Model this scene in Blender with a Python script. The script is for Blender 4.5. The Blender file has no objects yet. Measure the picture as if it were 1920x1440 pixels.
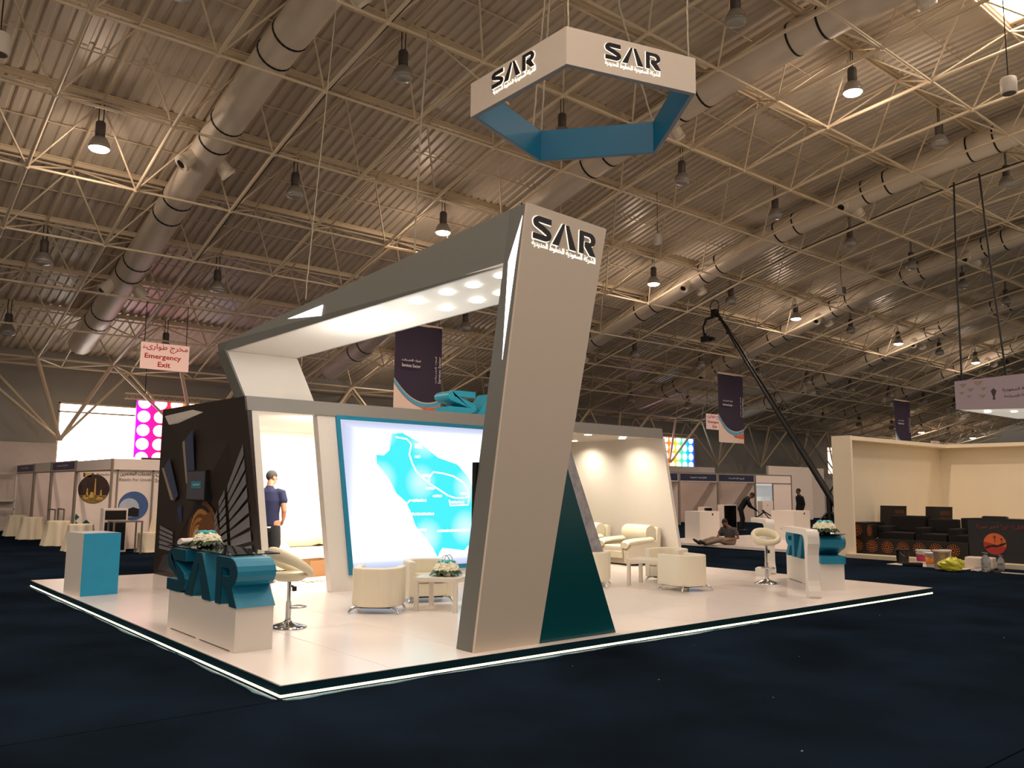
import bpy, bmesh, math, random
from mathutils import Vector, Matrix
random.seed(7)
SC = bpy.context.scene
COL = SC.collection
PI = math.pi

# ---------------------------------------------------------------- camera, world, exposure
def make_camera():
    f, yaw, pitch, roll = 1584.434, 0.874594, 0.123752, 0.008725
    cy, sy, cp, sp = math.cos(yaw), math.sin(yaw), math.cos(pitch), math.sin(pitch)
    fw = Vector((cy*cp, sy*cp, sp)); r = Vector((sy, -cy, 0)); u = r.cross(fw)
    cr, sr = math.cos(roll), math.sin(roll)
    r2 = r*cr + u*sr; u2 = u*cr - r*sr
    cam = bpy.data.cameras.new('camera'); o = bpy.data.objects.new('camera', cam); COL.objects.link(o)
    cam.sensor_width = 36; cam.lens = f/1920*36; cam.clip_end = 400; cam.clip_start = 0.05
    o.matrix_world = Matrix(((r2.x, u2.x, -fw.x, -2.9475), (r2.y, u2.y, -fw.y, -6.2405), (r2.z, u2.z, -fw.z, 1.6), (0, 0, 0, 1)))
    SC.camera = o
make_camera()
W = bpy.data.worlds.new('world'); SC.world = W; W.use_nodes = True
W.node_tree.nodes['Background'].inputs[0].default_value = (0.93, 0.83, 0.72, 1)
W.node_tree.nodes['Background'].inputs[1].default_value = 0.55
vs = SC.view_settings
vs.view_transform = 'Standard'; vs.look = 'None'; vs.exposure = 0.0; vs.gamma = 1.0; vs.use_curve_mapping = False
SC.cycles.use_denoising = True
SC.cycles.max_bounces = 6; SC.cycles.diffuse_bounces = 3; SC.cycles.glossy_bounces = 3
SC.cycles.transmission_bounces = 4; SC.cycles.transparent_max_bounces = 8
SC.cycles.sample_clamp_indirect = 3.0; SC.cycles.caustics_reflective = False; SC.cycles.caustics_refractive = False

def area(name, loc, direction, sx, sy, power, col, spread=PI):
    l = bpy.data.lights.new(name, 'AREA'); l.shape = 'RECTANGLE'; l.size = sx; l.size_y = sy
    l.energy = power; l.color = col; l.spread = spread
    o = bpy.data.objects.new(name, l); COL.objects.link(o); o.location = loc
    o.rotation_euler = Vector(direction).to_track_quat('-Z', 'Y').to_euler()
    return o
def spot(name, loc, direction, power, col, angle=2.0, blend=0.6, r=0.05):
    l = bpy.data.lights.new(name, 'SPOT'); l.energy = power; l.color = col; l.spot_size = angle; l.spot_blend = blend; l.shadow_soft_size = r
    o = bpy.data.objects.new(name, l); COL.objects.link(o); o.location = loc
    o.rotation_euler = Vector(direction).to_track_quat('-Z', 'Y').to_euler()
    return o
WARM = (1.0, 0.80, 0.66); HAL = (1.0, 0.79, 0.64); NEUT = (1.0, 0.93, 0.84)
# roof skylights along the ridge (panes are built with the roof)
SKYLIGHTS = [(-7.9, -3.0), (1.7, -3.0), (17.6, 0.9)]
for i, (sx, sy) in enumerate([(-7.9, -4.2), (1.7, -4.2), (11.3, -4.2), (25.7, -4.2), (40.1, -4.2)]):
    area('ridge_daylight', (sx, sy, 12.2), (0, 0.12, -1), 2.2, 2.2, 330, WARM)
# storage room and lounge ceiling lamps, plus one store fill
area('store_light', (3.6, 7.2, 2.62), (0, 0, -1), 2.4, 3.0, 185, (1, 0.95, 0.86))
area('store_light', (3.6, 5.2, 2.5), (0.1, 1, -0.25), 1.6, 0.2, 90, (1, 0.95, 0.86))  # unseen fill, added to whiten the store's back wall
for x, y in ((9.9, 5.6), (9.95, 7.0), (9.0, 5.35), (7.9, 6.4), (9.9, 8.4)):
    spot('lounge_lamp', (x, y, 2.63), (0.16, 0, -1), 125, (1.0, 0.88, 0.70), 2.5, 0.9, 0.06)
# beam downlights
BEAM_SPOTS = [(2.053, 3.106, 3.63), (2.203, 2.501, 3.693), (2.373, 1.847, 3.76), (2.473, 1.405, 3.806), (2.571, 1.048, 3.843), (2.64, 0.639, 3.885),
              (2.454, 3.142, 3.626), (2.649, 2.57, 3.686), (2.82, 1.911, 3.754), (2.953, 1.476, 3.798), (3.022, 1.116, 3.836)]
for p in BEAM_SPOTS:
    spot('beam_lamp', (p[0], p[1], p[2]-0.06), (0.02, 0.04, -1), 10, NEUT, 3.08, 0.25, 0.05)
    l = bpy.data.lights.new('soffit_fill', 'POINT'); l.energy = 0.5+6.0*max(0.0, min(1.0, (p[1]-1.6)/1.4)); l.color = NEUT; l.shadow_soft_size = 0.10  # unseen fill added below each downlight to wash the soffit
    o = bpy.data.objects.new('soffit_fill', l); COL.objects.link(o); o.location = (p[0], p[1], p[2]-0.45)

# ---------------------------------------------------------------- materials
def lin(c): 
    c /= 255.0
    return c/12.92 if c <= 0.04045 else ((c+0.055)/1.055)**2.4
def rgb(r, g, b): return (lin(r), lin(g), lin(b), 1)
MATS = {}
def mat(name, col, rough=0.5, metal=0.0, emit=0.0, ecol=None, var=0.06, scale=6.0, bump=0.0, alpha=1.0, trans=0.0, ior=1.45, spec=0.5, coat=0.0):
    """Principled material whose colour is broken up by object-space noise."""
    if name in MATS: return MATS[name]
    m = bpy.data.materials.new(name); m.use_nodes = True; nt = m.node_tree; b = nt.nodes['Principled BSDF']
    c = rgb(*col)
    tc = nt.nodes.new('ShaderNodeTexCoord'); nz = nt.nodes.new('ShaderNodeTexNoise'); nz.inputs['Scale'].default_value = scale; nz.inputs['Detail'].default_value = 4
    nt.links.new(tc.outputs['Object'], nz.inputs['Vector'])
    mx = nt.nodes.new('ShaderNodeMix'); mx.data_type = 'RGBA'
    mx.inputs[6].default_value = (c[0]*(1-var), c[1]*(1-var), c[2]*(1-var), 1); mx.inputs[7].default_value = (min(1, c[0]*(1+var)), min(1, c[1]*(1+var)), min(1, c[2]*(1+var)), 1)
    nt.links.new(nz.outputs[0], mx.inputs[0]); nt.links.new(mx.outputs[2], b.inputs['Base Color'])
    b.inputs['Roughness'].default_value = rough; b.inputs['Metallic'].default_value = metal
    b.inputs['Alpha'].default_value = alpha; b.inputs['Transmission Weight'].default_value = trans; b.inputs['IOR'].default_value = ior
    b.inputs['Specular IOR Level'].default_value = spec; b.inputs['Coat Weight'].default_value = coat
    if emit > 0:
        b.inputs['Emission Color'].default_value = rgb(*(ecol or col)); b.inputs['Emission Strength'].default_value = emit
    if bump > 0:
        bp = nt.nodes.new('ShaderNodeBump'); bp.inputs['Strength'].default_value = bump; bp.inputs['Distance'].default_value = 0.01
        nt.links.new(nz.outputs[0], bp.inputs['Height']); nt.links.new(bp.outputs[0], b.inputs['Normal'])
    MATS[name] = m
    return m
WHITE = mat('white_paint', (226, 218, 208), 0.45, var=0.02)
FLOORW = mat('white_laminate', (238, 227, 220), 0.22, var=0.025, scale=2.0, spec=0.36)
GREY = mat('grey_paint', (112, 112, 106), 0.6, var=0.03)
FASC = mat('light_grey_paint', (138, 134, 128), 0.6, var=0.02)
TEAL = mat('teal_paint', (26, 126, 158), 0.45, var=0.04)
DTEAL = mat('dark_teal_gloss', (10, 74, 80), 0.18, var=0.04)
DKFASC = mat('dark_teal_edge', (10, 44, 52), 0.3)
LEATHER = mat('cream_leather', (232, 222, 198), 0.42, var=0.03, scale=40, bump=0.05)
CHROME = mat('chrome', (205, 205, 205), 0.12, 1.0, var=0.02)
BLACK = mat('black_plastic', (14, 14, 16), 0.4)
BLACKG = mat('black_gloss', (10, 10, 12), 0.12)
STRUT = mat('beige_painted_steel', (226, 206, 174), 0.5, var=0.05, scale=3)
DECK = mat('roof_steel_sheet', (220, 206, 186), 0.38, 0.08, var=0.07, scale=1.2)
DUCT = mat('galvanised_duct', (236, 222, 202), 0.42, 0.05, var=0.05, scale=3)
WALLM = mat('grey_concrete', (164, 160, 152), 0.8, var=0.08, scale=0.8)
LETTER = mat('dark_sign_letter', (34, 30, 32), 0.35)
GLOW = mat('white_halo', (255, 246, 226), 0.5, emit=1.7, var=0)
LAMPON = mat('lit_lamp_lens', (255, 226, 196), 0.4, emit=26.0, var=0)
DLON = mat('lit_downlight', (255, 248, 232), 0.4, emit=9.0, var=0)
GLASS = mat('clear_glass', (215, 235, 230), 0.03, trans=1.0, ior=1.45, var=0)
PANELP = mat('booth_panel', (238, 222, 212), 0.55, var=0.03)
ALU = mat('aluminium_profile', (150, 138, 126), 0.4, 0.5)
ROPE = mat('white_rope', (196, 182, 160), 0.8)
CLOTH = mat('ivory_cloth', (228, 214, 188), 0.8, var=0.04, scale=20)
CREAM = mat('cream_wall', (246, 230, 202), 0.7, var=0.03, scale=2)
SKIN1 = mat('skin', (176, 114, 86), 0.5, var=0.05, scale=30)
SKIN2 = mat('dark_skin', (120, 82, 62), 0.5, var=0.05, scale=30)
NAVY = mat('navy_cotton', (22, 24, 56), 0.85, var=0.12, scale=25, bump=0.2)
DKCLOTH = mat('black_cotton', (20, 19, 18), 0.9, var=0.15, scale=25, bump=0.2)

# ---------------------------------------------------------------- mesh building
class M:
    def __init__(s): s.v = []; s.f = []; s.sm = []
    def add(s, vs, fs, sm=False):
        n = len(s.v); s.v += [tuple(v) for v in vs]; s.f += [tuple(i+n for i in f) for f in fs]; s.sm += [sm]*len(fs); return s
    def box(s, x0, y0, z0, x1, y1, z1):
        return s.hexa([(x0, y0, z0), (x1, y0, z0), (x1, y1, z0), (x0, y1, z0)], [(x0, y0, z1), (x1, y0, z1), (x1, y1, z1), (x0, y1, z1)])
    def hexa(s, a, b):
        n = len(a); vs = list(a)+list(b)
        fs = [tuple(range(n))[::-1], tuple(range(n, 2*n))]+[(i, (i+1) % n, n+(i+1) % n, n+i) for i in range(n)]
        return s.add(vs, fs)
    def prism(s, poly, axis, a, b):
        def p(u, w, t): return {'x': (t, u, w), 'y': (u, t, w), 'z': (u, w, t)}[axis]
        return s.hexa([p(u, w, a) for u, w in poly], [p(u, w, b) for u, w in poly])
    def cyl(s, p, q, r, r2=None, n=10, cap=True, sm=True):
        p, q = Vector(p), Vector(q); r2 = r if r2 is None else r2
        d = (q-p).normalized(); a = d.orthogonal().normalized(); b = d.cross(a)
        vs = [p+(a*math.cos(t)+b*math.sin(t))*r for t in [2*PI*i/n for i in range(n)]]+[q+(a*math.cos(t)+b*math.sin(t))*r2 for t in [2*PI*i/n for i in range(n)]]
        fs = [(i, (i+1) % n, n+(i+1) % n, n+i) for i in range(n)]
        s.add(vs, fs, sm)
        if cap: s.add(vs, [tuple(range(n))[::-1], tuple(range(n, 2*n))])
        return s
    def tube(s, path, r, n=6, closed=False):
        path = [Vector(p) for p in path]; m = len(path); rings = []
        up = Vector((0, 0, 1))
        for i, p in enumerate(path):
            if closed: d = path[(i+1) % m]-path[i-1]
            else: d = path[min(i+1, m-1)]-path[max(i-1, 0)]
            d.normalize(); a = d.cross(up)
            if a.length < 1e-3: a = d.cross(Vector((0, 1, 0)))
            a.normalize(); b = a.cross(d); rr = r[i] if isinstance(r, (list, tuple)) else r
            rings.append([p+(a*math.cos(2*PI*k/n)+b*math.sin(2*PI*k/n))*rr for k in range(n)])
        return s.loft(rings, closed)
    def loft(s, rings, closed=False, cap=True, sm=True):
        n = len(rings[0]); m = len(rings); vs = [v for r in rings for v in r]
        fs = [(i*n+k, i*n+(k+1) % n, ((i+1) % m)*n+(k+1) % n, ((i+1) % m)*n+k) for i in range(m if closed else m-1) for k in range(n)]
        s.add(vs, fs, sm)
        if cap and not closed: s.add(rings[0], [tuple(range(n))[::-1]]); s.add(rings[-1], [tuple(range(n))])
        return s
    def lathe(s, prof, n=16, c=(0, 0, 0), cap=True):
        return s.loft([[(c[0]+r*math.cos(2*PI*k/n), c[1]+r*math.sin(2*PI*k/n), c[2]+z) for k in range(n)] for r, z in prof], cap=cap)
    def ball(s, c, r, n=12, m=8, rot=None):
        if not isinstance(r, (tuple, list)): r = (r, r, r)
        rot = rot or Matrix.Identity(3); c = Vector(c); rings = []
        for i in range(m+1):
            t = PI*(i+0.001 if i == 0 else (i-0.001 if i == m else i))/m
            rings.append([c+rot @ Vector((r[0]*math.sin(t)*math.cos(2*PI*k/n), r[1]*math.sin(t)*math.sin(2*PI*k/n), r[2]*math.cos(t))) for k in range(n)])
        return s.loft(rings)
    def xf(s, mtx): s.v = [tuple(mtx @ Vector(v)) for v in s.v]; return s
    def mesh(s, name, bev=0.0, seg=2):
        me = bpy.data.meshes.new(name); me.from_pydata(s.v, [], s.f)
        for p, sm in zip(me.polygons, s.sm): p.use_smooth = sm
        bm = bmesh.new(); bm.from_mesh(me)
        if bev > 0:
            bmesh.ops.remove_doubles(bm, verts=bm.verts, dist=1e-5)
            bmesh.ops.recalc_face_normals(bm, faces=bm.faces)
            es = [e for e in bm.edges if len(e.link_faces) == 2 and e.calc_face_angle(0) > 0.5]
            bmesh.ops.bevel(bm, geom=es, offset=bev, segments=seg, affect='EDGES', profile=0.6)
        bmesh.ops.recalc_face_normals(bm, faces=bm.faces)
        bm.to_mesh(me); bm.free(); me.update()
        return me
MW = {}
def link(name, me, m, parent=None):
    o = bpy.data.objects.new(name, me); COL.objects.link(o)
    if m is not None and len(me.materials) == 0: me.materials.append(m)
    if parent is not None: o.parent = parent
    MW[o.name] = MW[parent.name] if parent is not None else Matrix.Identity(4)
    return o
def obj(name, b, m, parent=None, bev=0.0, world=False, seg=2, label=None, smooth=False):
    me = b.mesh(name, bev, seg)
    if world and parent is not None: me.transform(MW[parent.name].inverted())
    if smooth:
        for p in me.polygons: p.use_smooth = True
    o = link(name, me, m, parent)
    if label: o['label'] = label
    return o
def tag(o, label, cat, group=None, kind=None):
    o['label'] = label; o['category'] = cat
    if group: o['group'] = group
    if kind: o['kind'] = kind
    return o
def thing(name, label, cat, loc=(0, 0, 0), rotz=0.0, group=None, kind=None):
    o = bpy.data.objects.new(name, None); COL.objects.link(o); o.location = loc; o.rotation_euler = (0, 0, rotz); o.empty_display_size = 0.1
    MW[o.name] = Matrix.Translation(loc) @ Matrix.Rotation(rotz, 4, 'Z')
    return tag(o, label, cat, group, kind)
def dup(o, loc=None, rotz=None, label=None, group=None, parent=None):
    c = o.copy(); COL.objects.link(c)
    if parent is not None: c.parent = parent
    if loc is not None: c.location = loc
    if rotz is not None: c.rotation_euler = (0, 0, rotz)
    if label: c['label'] = label
    if group: c['group'] = group
    l = Vector(c.location); MW[c.name] = Matrix.Translation(l) @ Matrix.Rotation(c.rotation_euler[2], 4, 'Z')
    for ch in list(o.children): dup(ch, parent=c)
    return c
def structure(o, label, name=None):
    o['kind'] = 'structure'; o['label'] = label; return o

# ---------------------------------------------------------------- lettering
FORMS = {}
for ch, b, n in [('ء', 0xFE80, 1), ('ا', 0xFE8D, 2), ('ب', 0xFE8F, 4), ('ة', 0xFE93, 2), ('ت', 0xFE95, 4), ('ج', 0xFE9D, 4), ('ح', 0xFEA1, 4), ('خ', 0xFEA5, 4), ('د', 0xFEA9, 2),
                 ('ر', 0xFEAD, 2), ('س', 0xFEB1, 4), ('ش', 0xFEB5, 4), ('ط', 0xFEC1, 4), ('ع', 0xFEC9, 4), ('ف', 0xFED1, 4), ('ق', 0xFED5, 4), ('ك', 0xFED9, 4), ('ل', 0xFEDD, 4), ('م', 0xFEE1, 4),
                 ('ن', 0xFEE5, 4), ('ه', 0xFEE9, 4), ('و', 0xFEED, 2), ('ى', 0xFEEF, 2), ('ي', 0xFEF1, 4)]: FORMS[ch] = (b, n)
def shape(s):
    if not any(c in FORMS for c in s): return s
    out = []
    for i, c in enumerate(s):
        if c not in FORMS: out.append(c); continue
        b, n = FORMS[c]
        prev = i > 0 and s[i-1] in FORMS and FORMS[s[i-1]][1] == 4
        nxt = n == 4 and i+1 < len(s) and s[i+1] in FORMS and FORMS[s[i+1]][1] > 1
        out.append(chr(b+((3 if nxt else 1) if prev and n > 1 else (2 if nxt else 0))))
    return ''.join(reversed(out))
def text_mesh(body, ext=0.0, bold=0.0):
    cu = bpy.data.curves.new('lettering', 'FONT'); cu.body = shape(body); cu.resolution_u = 2; cu.extrude = ext; cu.offset = bold
    o = bpy.data.objects.new('lettering', cu); COL.objects.link(o)
    me = bpy.data.meshes.new_from_object(o.evaluated_get(bpy.context.evaluated_depsgraph_get()))
    bpy.data.objects.remove(o); bpy.data.curves.remove(cu)
    return me
def frame(origin, xd, yd):
    xd = Vector(xd).normalized(); yd = Vector(yd).normalized(); zd = xd.cross(yd).normalized(); yd = zd.cross(xd)
    return Matrix(((xd.x, yd.x, zd.x, origin[0]), (xd.y, yd.y, zd.y, origin[1]), (xd.z, yd.z, zd.z, origin[2]), (0, 0, 0, 1)))
def text(name, body, m, parent, origin, xd, yd, width, height, ext=0.003, bold=0.0):
    """flat lettering whose lower left corner is ORIGIN (world), WIDTH by HEIGHT metres, read along XD with YD up"""
    me = text_mesh(body, 0.0, bold); me.name = name
    xs = [v.co.x for v in me.vertices]; ys = [v.co.y for v in me.vertices]
    x0, x1, y0, y1 = min(xs), max(xs), min(ys), max(ys)
    sx = width/(x1-x0); sy = height/(y1-y0)
    me.transform(Matrix.Translation((-x0, -y0, 0))); me.transform(Matrix.Diagonal((sx, sy, 1, 1)))
    if ext > 0:
        bm = bmesh.new(); bm.from_mesh(me)
        r = bmesh.ops.extrude_face_region(bm, geom=bm.faces[:]); bmesh.ops.translate(bm, vec=(0, 0, ext), verts=[g for g in r['geom'] if isinstance(g, bmesh.types.BMVert)])
        bmesh.ops.recalc_face_normals(bm, faces=bm.faces); bm.to_mesh(me); bm.free()
    me.transform(frame(origin, xd, yd))
    if parent is not None: me.transform(MW[parent.name].inverted())
    me.materials.clear()
    o = link(name, me, m, parent); o['kind'] = 'stuff'
    return o
def arc(cx, cy, r, a0, a1, n=8, ry=None):
    return [(cx+r*math.cos(math.radians(a0+(a1-a0)*i/n)), cy+(ry or r)*math.sin(math.radians(a0+(a1-a0)*i/n))) for i in range(n+1)]
def stroke(pts, w):
    L, R = [], []
    for i, p in enumerate(pts):
        a = Vector(pts[max(i-1, 0)]); b = Vector(pts[min(i+1, len(pts)-1)]); d = (b-a).normalized(); n = Vector((-d.y, d.x))*w/2
        L.append((p[0]+n.x, p[1]+n.y)); R.append((p[0]-n.x, p[1]-n.y))
    return L+R[::-1]
def letter_polys(solid=False):
    """the three letters S, A (no crossbar) and R in a 4 x 1 box"""
    t = 0.235 if not solid else 0.27; h = t/2
    s = stroke([(1.07, 1-h), (0.55, 1-h)]+arc(0.36, 0.74, 0.26, 100, 225, 8, 0.26-h+0.0)+[(0.55, 0.52)]+arc(0.72, 0.27, 0.26, 40, -90, 8, 0.27-h)+[(0.5, h), (0.0, h)], t)
    if solid:
        a = [[(1.17, 0), (1.62, 0), (1.93, 0.78), (2.22, 0), (2.68, 0), (2.1, 1), (1.76, 1)]]
    else:
        a = [[(1.19, 0), (1.57, 0), (1.94, 1), (1.8, 1)], [(2.02, 1), (2.18, 1), (2.70, 0), (2.32, 0)]]
    x = 2.93
    r = [(x, 0), (x, 1)]+[(x+0.68, 1)]+arc(x+0.68, 0.70, 0.36, 90, -75, 8, 0.30)+[(x+1.07, 0), (x+0.74, 0), (x+0.36, 0.36), (x+0.36, 0.55)]+arc(x+0.62, 0.69, 0.16, -80, 90, 6, 0.13)+[(x+0.26, 0.82), (x+0.26, 0)]
    if solid: r = [(x, 0), (x, 1)]+[(x+0.68, 1)]+arc(x+0.68, 0.70, 0.38, 90, -75, 8, 0.30)+[(x+1.09, 0), (x+0.74, 0), (x+0.5, 0.4), (x+0.30, 0.4), (x+0.30, 0.60), (x+0.55, 0.60)]+arc(x+0.60, 0.69, 0.11, -60, 90, 6, 0.09)+[(x+0.29, 0.78), (x+0.29, 0.60), (x+0.28, 0)]
    return [[s], a, [r]]
def grow(poly, d):
    area2 = sum(poly[i-1][0]*poly[i][1]-poly[i][0]*poly[i-1][1] for i in range(len(poly))); sg = 1 if area2 > 0 else -1
    out = []
    for i, p in enumerate(poly):
        a = Vector(poly[i-1]); b = Vector(p); c = Vector(poly[(i+1) % len(poly)])
        e1 = (b-a); e2 = (c-b)
        if e1.length < 1e-6 or e2.length < 1e-6: out.append(p); continue
        n1 = Vector((e1.y, -e1.x)).normalized()*sg; n2 = Vector((e2.y, -e2.x)).normalized()*sg
        n = n1+n2
        if n.length < 0.3: n = n1
        n = n/max(0.5, n.length_squared/2) if n.length > 0.3 else n
        out.append((b.x+n.x*d, b.y+n.y*d))
    return out
def logo(parent, origin, xd, yd, width, height, m, halo=None, depth=0.02, solid=False, name='letter', gap=0.0, world=True):
    """the three-letter mark; every letter a part, its lit halo a sub-part"""
    fr = frame(origin, xd, yd); sx = width/4.0; sy = height
    for polys in letter_polys(solid):
        b = M(); hb = M()
        for p in polys:
            q = [(x*sx, y*sy) for x, y in p]
            b.prism(q, 'z', gap, gap+depth)
            if halo is not None: hb.prism(grow(q, 0.0055), 'z', 0.001, 0.006)
        b.xf(fr); o = obj(name, b, m, parent, world=world)
        if halo is not None: hb.xf(fr); obj('halo', hb, halo, o, world=world)
# ================================================================ SETTING: floor, roof, walls
CAMM = SC.camera.matrix_world.inverted()
def px(p):
    q = CAMM @ Vector(p)
    if q.z > -0.1: return None
    return 960+1584.4*q.x/-q.z, 720-1584.4*q.y/-q.z, -q.z
def inframe(p, pad=40):
    q = px(p)
    return q is not None and -pad < q[0] < 1920+pad and -pad < q[1] < 1440+pad
def carpet_mat():
    m = bpy.data.materials.new('navy_carpet'); m.use_nodes = True; nt = m.node_tree; b = nt.nodes['Principled BSDF']
    tc = nt.nodes.new('ShaderNodeTexCoord'); n1 = nt.nodes.new('ShaderNodeTexNoise'); n1.inputs['Scale'].default_value = 0.7; n1.inputs['Detail'].default_value = 6
    n2 = nt.nodes.new('ShaderNodeTexNoise'); n2.inputs['Scale'].default_value = 160
    r = nt.nodes.new('ShaderNodeValToRGB'); r.color_ramp.elements[0].color = rgb(20, 27, 34); r.color_ramp.elements[1].color = rgb(31, 43, 58); r.color_ramp.elements[0].position = 0.3; r.color_ramp.elements[1].position = 0.7
    mx = nt.nodes.new('ShaderNodeMix'); mx.data_type = 'RGBA'; mx.blend_type = 'MULTIPLY'; mx.inputs[0].default_value = 0.5
    bp = nt.nodes.new('ShaderNodeBump'); bp.inputs['Strength'].default_value = 0.4; bp.inputs['Distance'].default_value = 0.01
    L = nt.links.new
    L(tc.outputs['Object'], n1.inputs['Vector']); L(tc.outputs['Object'], n2.inputs['Vector']); L(n1.outputs[0], r.inputs[0]); L(r.outputs[0], mx.inputs[6]); L(n2.outputs[0], mx.inputs[7])
    L(mx.outputs[2], b.inputs['Base Color']); L(n2.outputs[0], bp.inputs['Height']); L(bp.outputs[0], b.inputs['Normal'])
    b.inputs['Roughness'].default_value = 0.95; b.inputs['Specular IOR Level'].default_value = 0.0
    return m
CARPET = carpet_mat()
fl = obj('floor', M().box(-26, -20, -0.2, 92, 29, -0.012), WALLM); structure(fl, 'dark navy carpet laid in strips over the hall floor')
ystr = [-20]+[-0.05+4*k for k in range(-4, 8)]
for k in range(len(ystr)-1):
    obj('carpet_strip', M().box(-26, ystr[k]+0.006, -0.012, 92, ystr[k+1]-0.006, 0.0), CARPET, fl)
# litter specks on the carpet
LIT = mat('paper_scrap', (200, 196, 190), 0.8)
b = M()
for i in range(26):
    x, y = random.uniform(-2, 14), random.uniform(-5, -0.4)
    if i % 3 == 0: x, y = random.uniform(-2.5, -0.4), random.uniform(-3, 8)
    s = random.uniform(0.003, 0.008); b.box(x, y, 0.0005, x+s*2, y+s, 0.004)
o = obj('paper_scraps', b, LIT); tag(o, 'tiny white paper scraps scattered on the navy carpet', 'litter', kind='stuff')

# ---- roof grid
RY = {-7: -8.75, -6: -6.05, -5: -3.32, -4: -0.56, -3: 2.186, -2: 4.894, -1: 7.521, 0: 10.135, 1: 12.735, 2: 15.35, 3: 17.975, 4: 20.615, 5: 23.19, 6: 25.748}
RZ = {-7: 11.42, -6: 11.6, -5: 11.7, -4: 11.66, -3: 11.509, -2: 11.242, -1: 10.812, 0: 10.337, 1: 9.674, 2: 8.895, 3: 8.069, 4: 7.291, 5: 6.511, 6: 5.876}
GX0, GS, TOP = 0.447, 2.4, 1.05
I0, I1 = -5, 33
def bn(i, j): return Vector((GX0+GS*i, RY[j], RZ[j]))
def tn(i, j): return Vector((GX0+GS*(i+0.5), (RY[j]+RY[j+1])/2, (RZ[j]+RZ[j+1])/2+TOP))
def roof_z(y):
    js = sorted(RY)
    for a, c in zip(js, js[1:]):
        if RY[a] <= y <= RY[c]: return RZ[a]+(RZ[c]-RZ[a])*(y-RY[a])/(RY[c]-RY[a])
    return RZ[6]
ceil = obj('ceiling', M().hexa([(-12, -8.9, 13.1), (82, -8.9, 13.1), (82, 0, 13.36), (-12, 0, 13.36)], [(-12, -8.9, 13.16), (82, -8.9, 13.16), (82, 0, 13.42), (-12, 0, 13.42)]), WALLM)
structure(ceil, 'sloping ribbed steel sheet roof of the exhibition hall')
trow = [(tn(0, j).y, tn(0, j).z+0.22) for j in range(-7, 6)]+[(28.7, 6.5)]
def sheet_bm(k):
    (y0, z0), (y1, z1) = trow[k], trow[k+1]
    b = M(); n = 9; p = GS/n; vs = []
    for c in range(n):
        for u, h in ((0, 0), (0.5*p, 0), (0.62*p, 0.055), (0.88*p, 0.055)): vs.append((c*p+u, h))
    vs.append((GS, 0))
    a = [(x, y0-0.12, z0+h+(0.0 if k == 0 else 0.04)) for x, h in vs]; e = [(x, y1+0.06, z1+h-0.02) for x, h in vs]
    m = len(vs); b.add(a+e, [(q, q+1, m+q+1, m+q) for q in range(m-1)])
    return b
SKY = {(5, 8): 1, (3, 2): 1, (3, -2): 1, (3, 6): 1, (3, 12): 1, (3, 18): 1}
cells = []
for k in range(len(trow)-1):
    for i in range(I0, I1):
        c = Vector((GX0+GS*(i+1), (trow[k][0]+trow[k+1][0])/2, (trow[k][1]+trow[k+1][1])/2))
        q = px(c); cells.append((0 if inframe(c, 120) else 1, (c-SC.camera.location).length, k, i))
cells.sort(); smesh = {}; rest = M(); nsh = 0
SKYPANE = mat('daylit_skylight_pane', (255, 240, 224), 0.4, emit=14.0, var=0)
skyp = []
for vis, dist, k, i in cells:
    x = GX0+GS*(i+0.5)
    if k == 2 and i % 6 == 0:          # skylight openings
        (y0, z0), (y1, z1) = trow[k], trow[k+1]; skyp.append((x, y0, z0, y1, z1)); continue
    if nsh < 290:
        if k not in smesh: smesh[k] = sheet_bm(k).mesh('roof_sheet'); smesh[k].materials.append(DECK)
        o = link('roof_sheet', smesh[k], None, ceil); o.location = (x, 0, 0); nsh += 1
    else:
        s = sheet_bm(k); s.v = [(v[0]+x, v[1], v[2]) for v in s.v]; rest.add(s.v, s.f)
o = obj('roof_sheet', rest, DECK, ceil); o['kind'] = 'stuff'
for n, (x, y0, z0, y1, z1) in enumerate(skyp):
    w = obj('window_%d' % (n+3), M().hexa([(x, y0, z0), (x+GS, y0, z0), (x+GS, y1, z1), (x, y1, z1)], [(x, y0, z0+0.04), (x+GS, y0, z0+0.04), (x+GS, y1, z1+0.04), (x, y1, z1+0.04)]), SKYPANE)
    structure(w, 'bright daylit skylight pane let into the steel roof, bay %d' % (n+1) if n else 'bright daylit skylight pane at the top corner of the roof')
    fb = M()
    for (a, c) in (((x, y0, z0), (x+GS, y0, z0)), ((x, y1, z1), (x+GS, y1, z1)), ((x, y0, z0), (x, y1, z1)), ((x+GS, y0, z0), (x+GS, y1, z1))): fb.tube([a, c], 0.05, 4)
    obj('window_frame', fb, STRUT, w)
# purlins under the sheets
for k in range(len(trow)-1):
    y, z = trow[k]
    b = M().box(-12, y-0.04, z-0.14, 82, y+0.04, z-0.12).box(-12, y-0.05, z-0.03, 82, y+0.05, z).box(-12, y-0.01, z-0.12, 82, y+0.01, z-0.03)
    obj('purlin', b, STRUT, ceil)
    if k < len(trow)-2:
        y2 = (trow[k][0]+trow[k+1][0])/2; z2 = (trow[k][1]+trow[k+1][1])/2-0.06
        obj('sag_rod', M().tube([(-12, y2, z2), (82, y2, z2)], 0.018, 4), STRUT, ceil)

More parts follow.
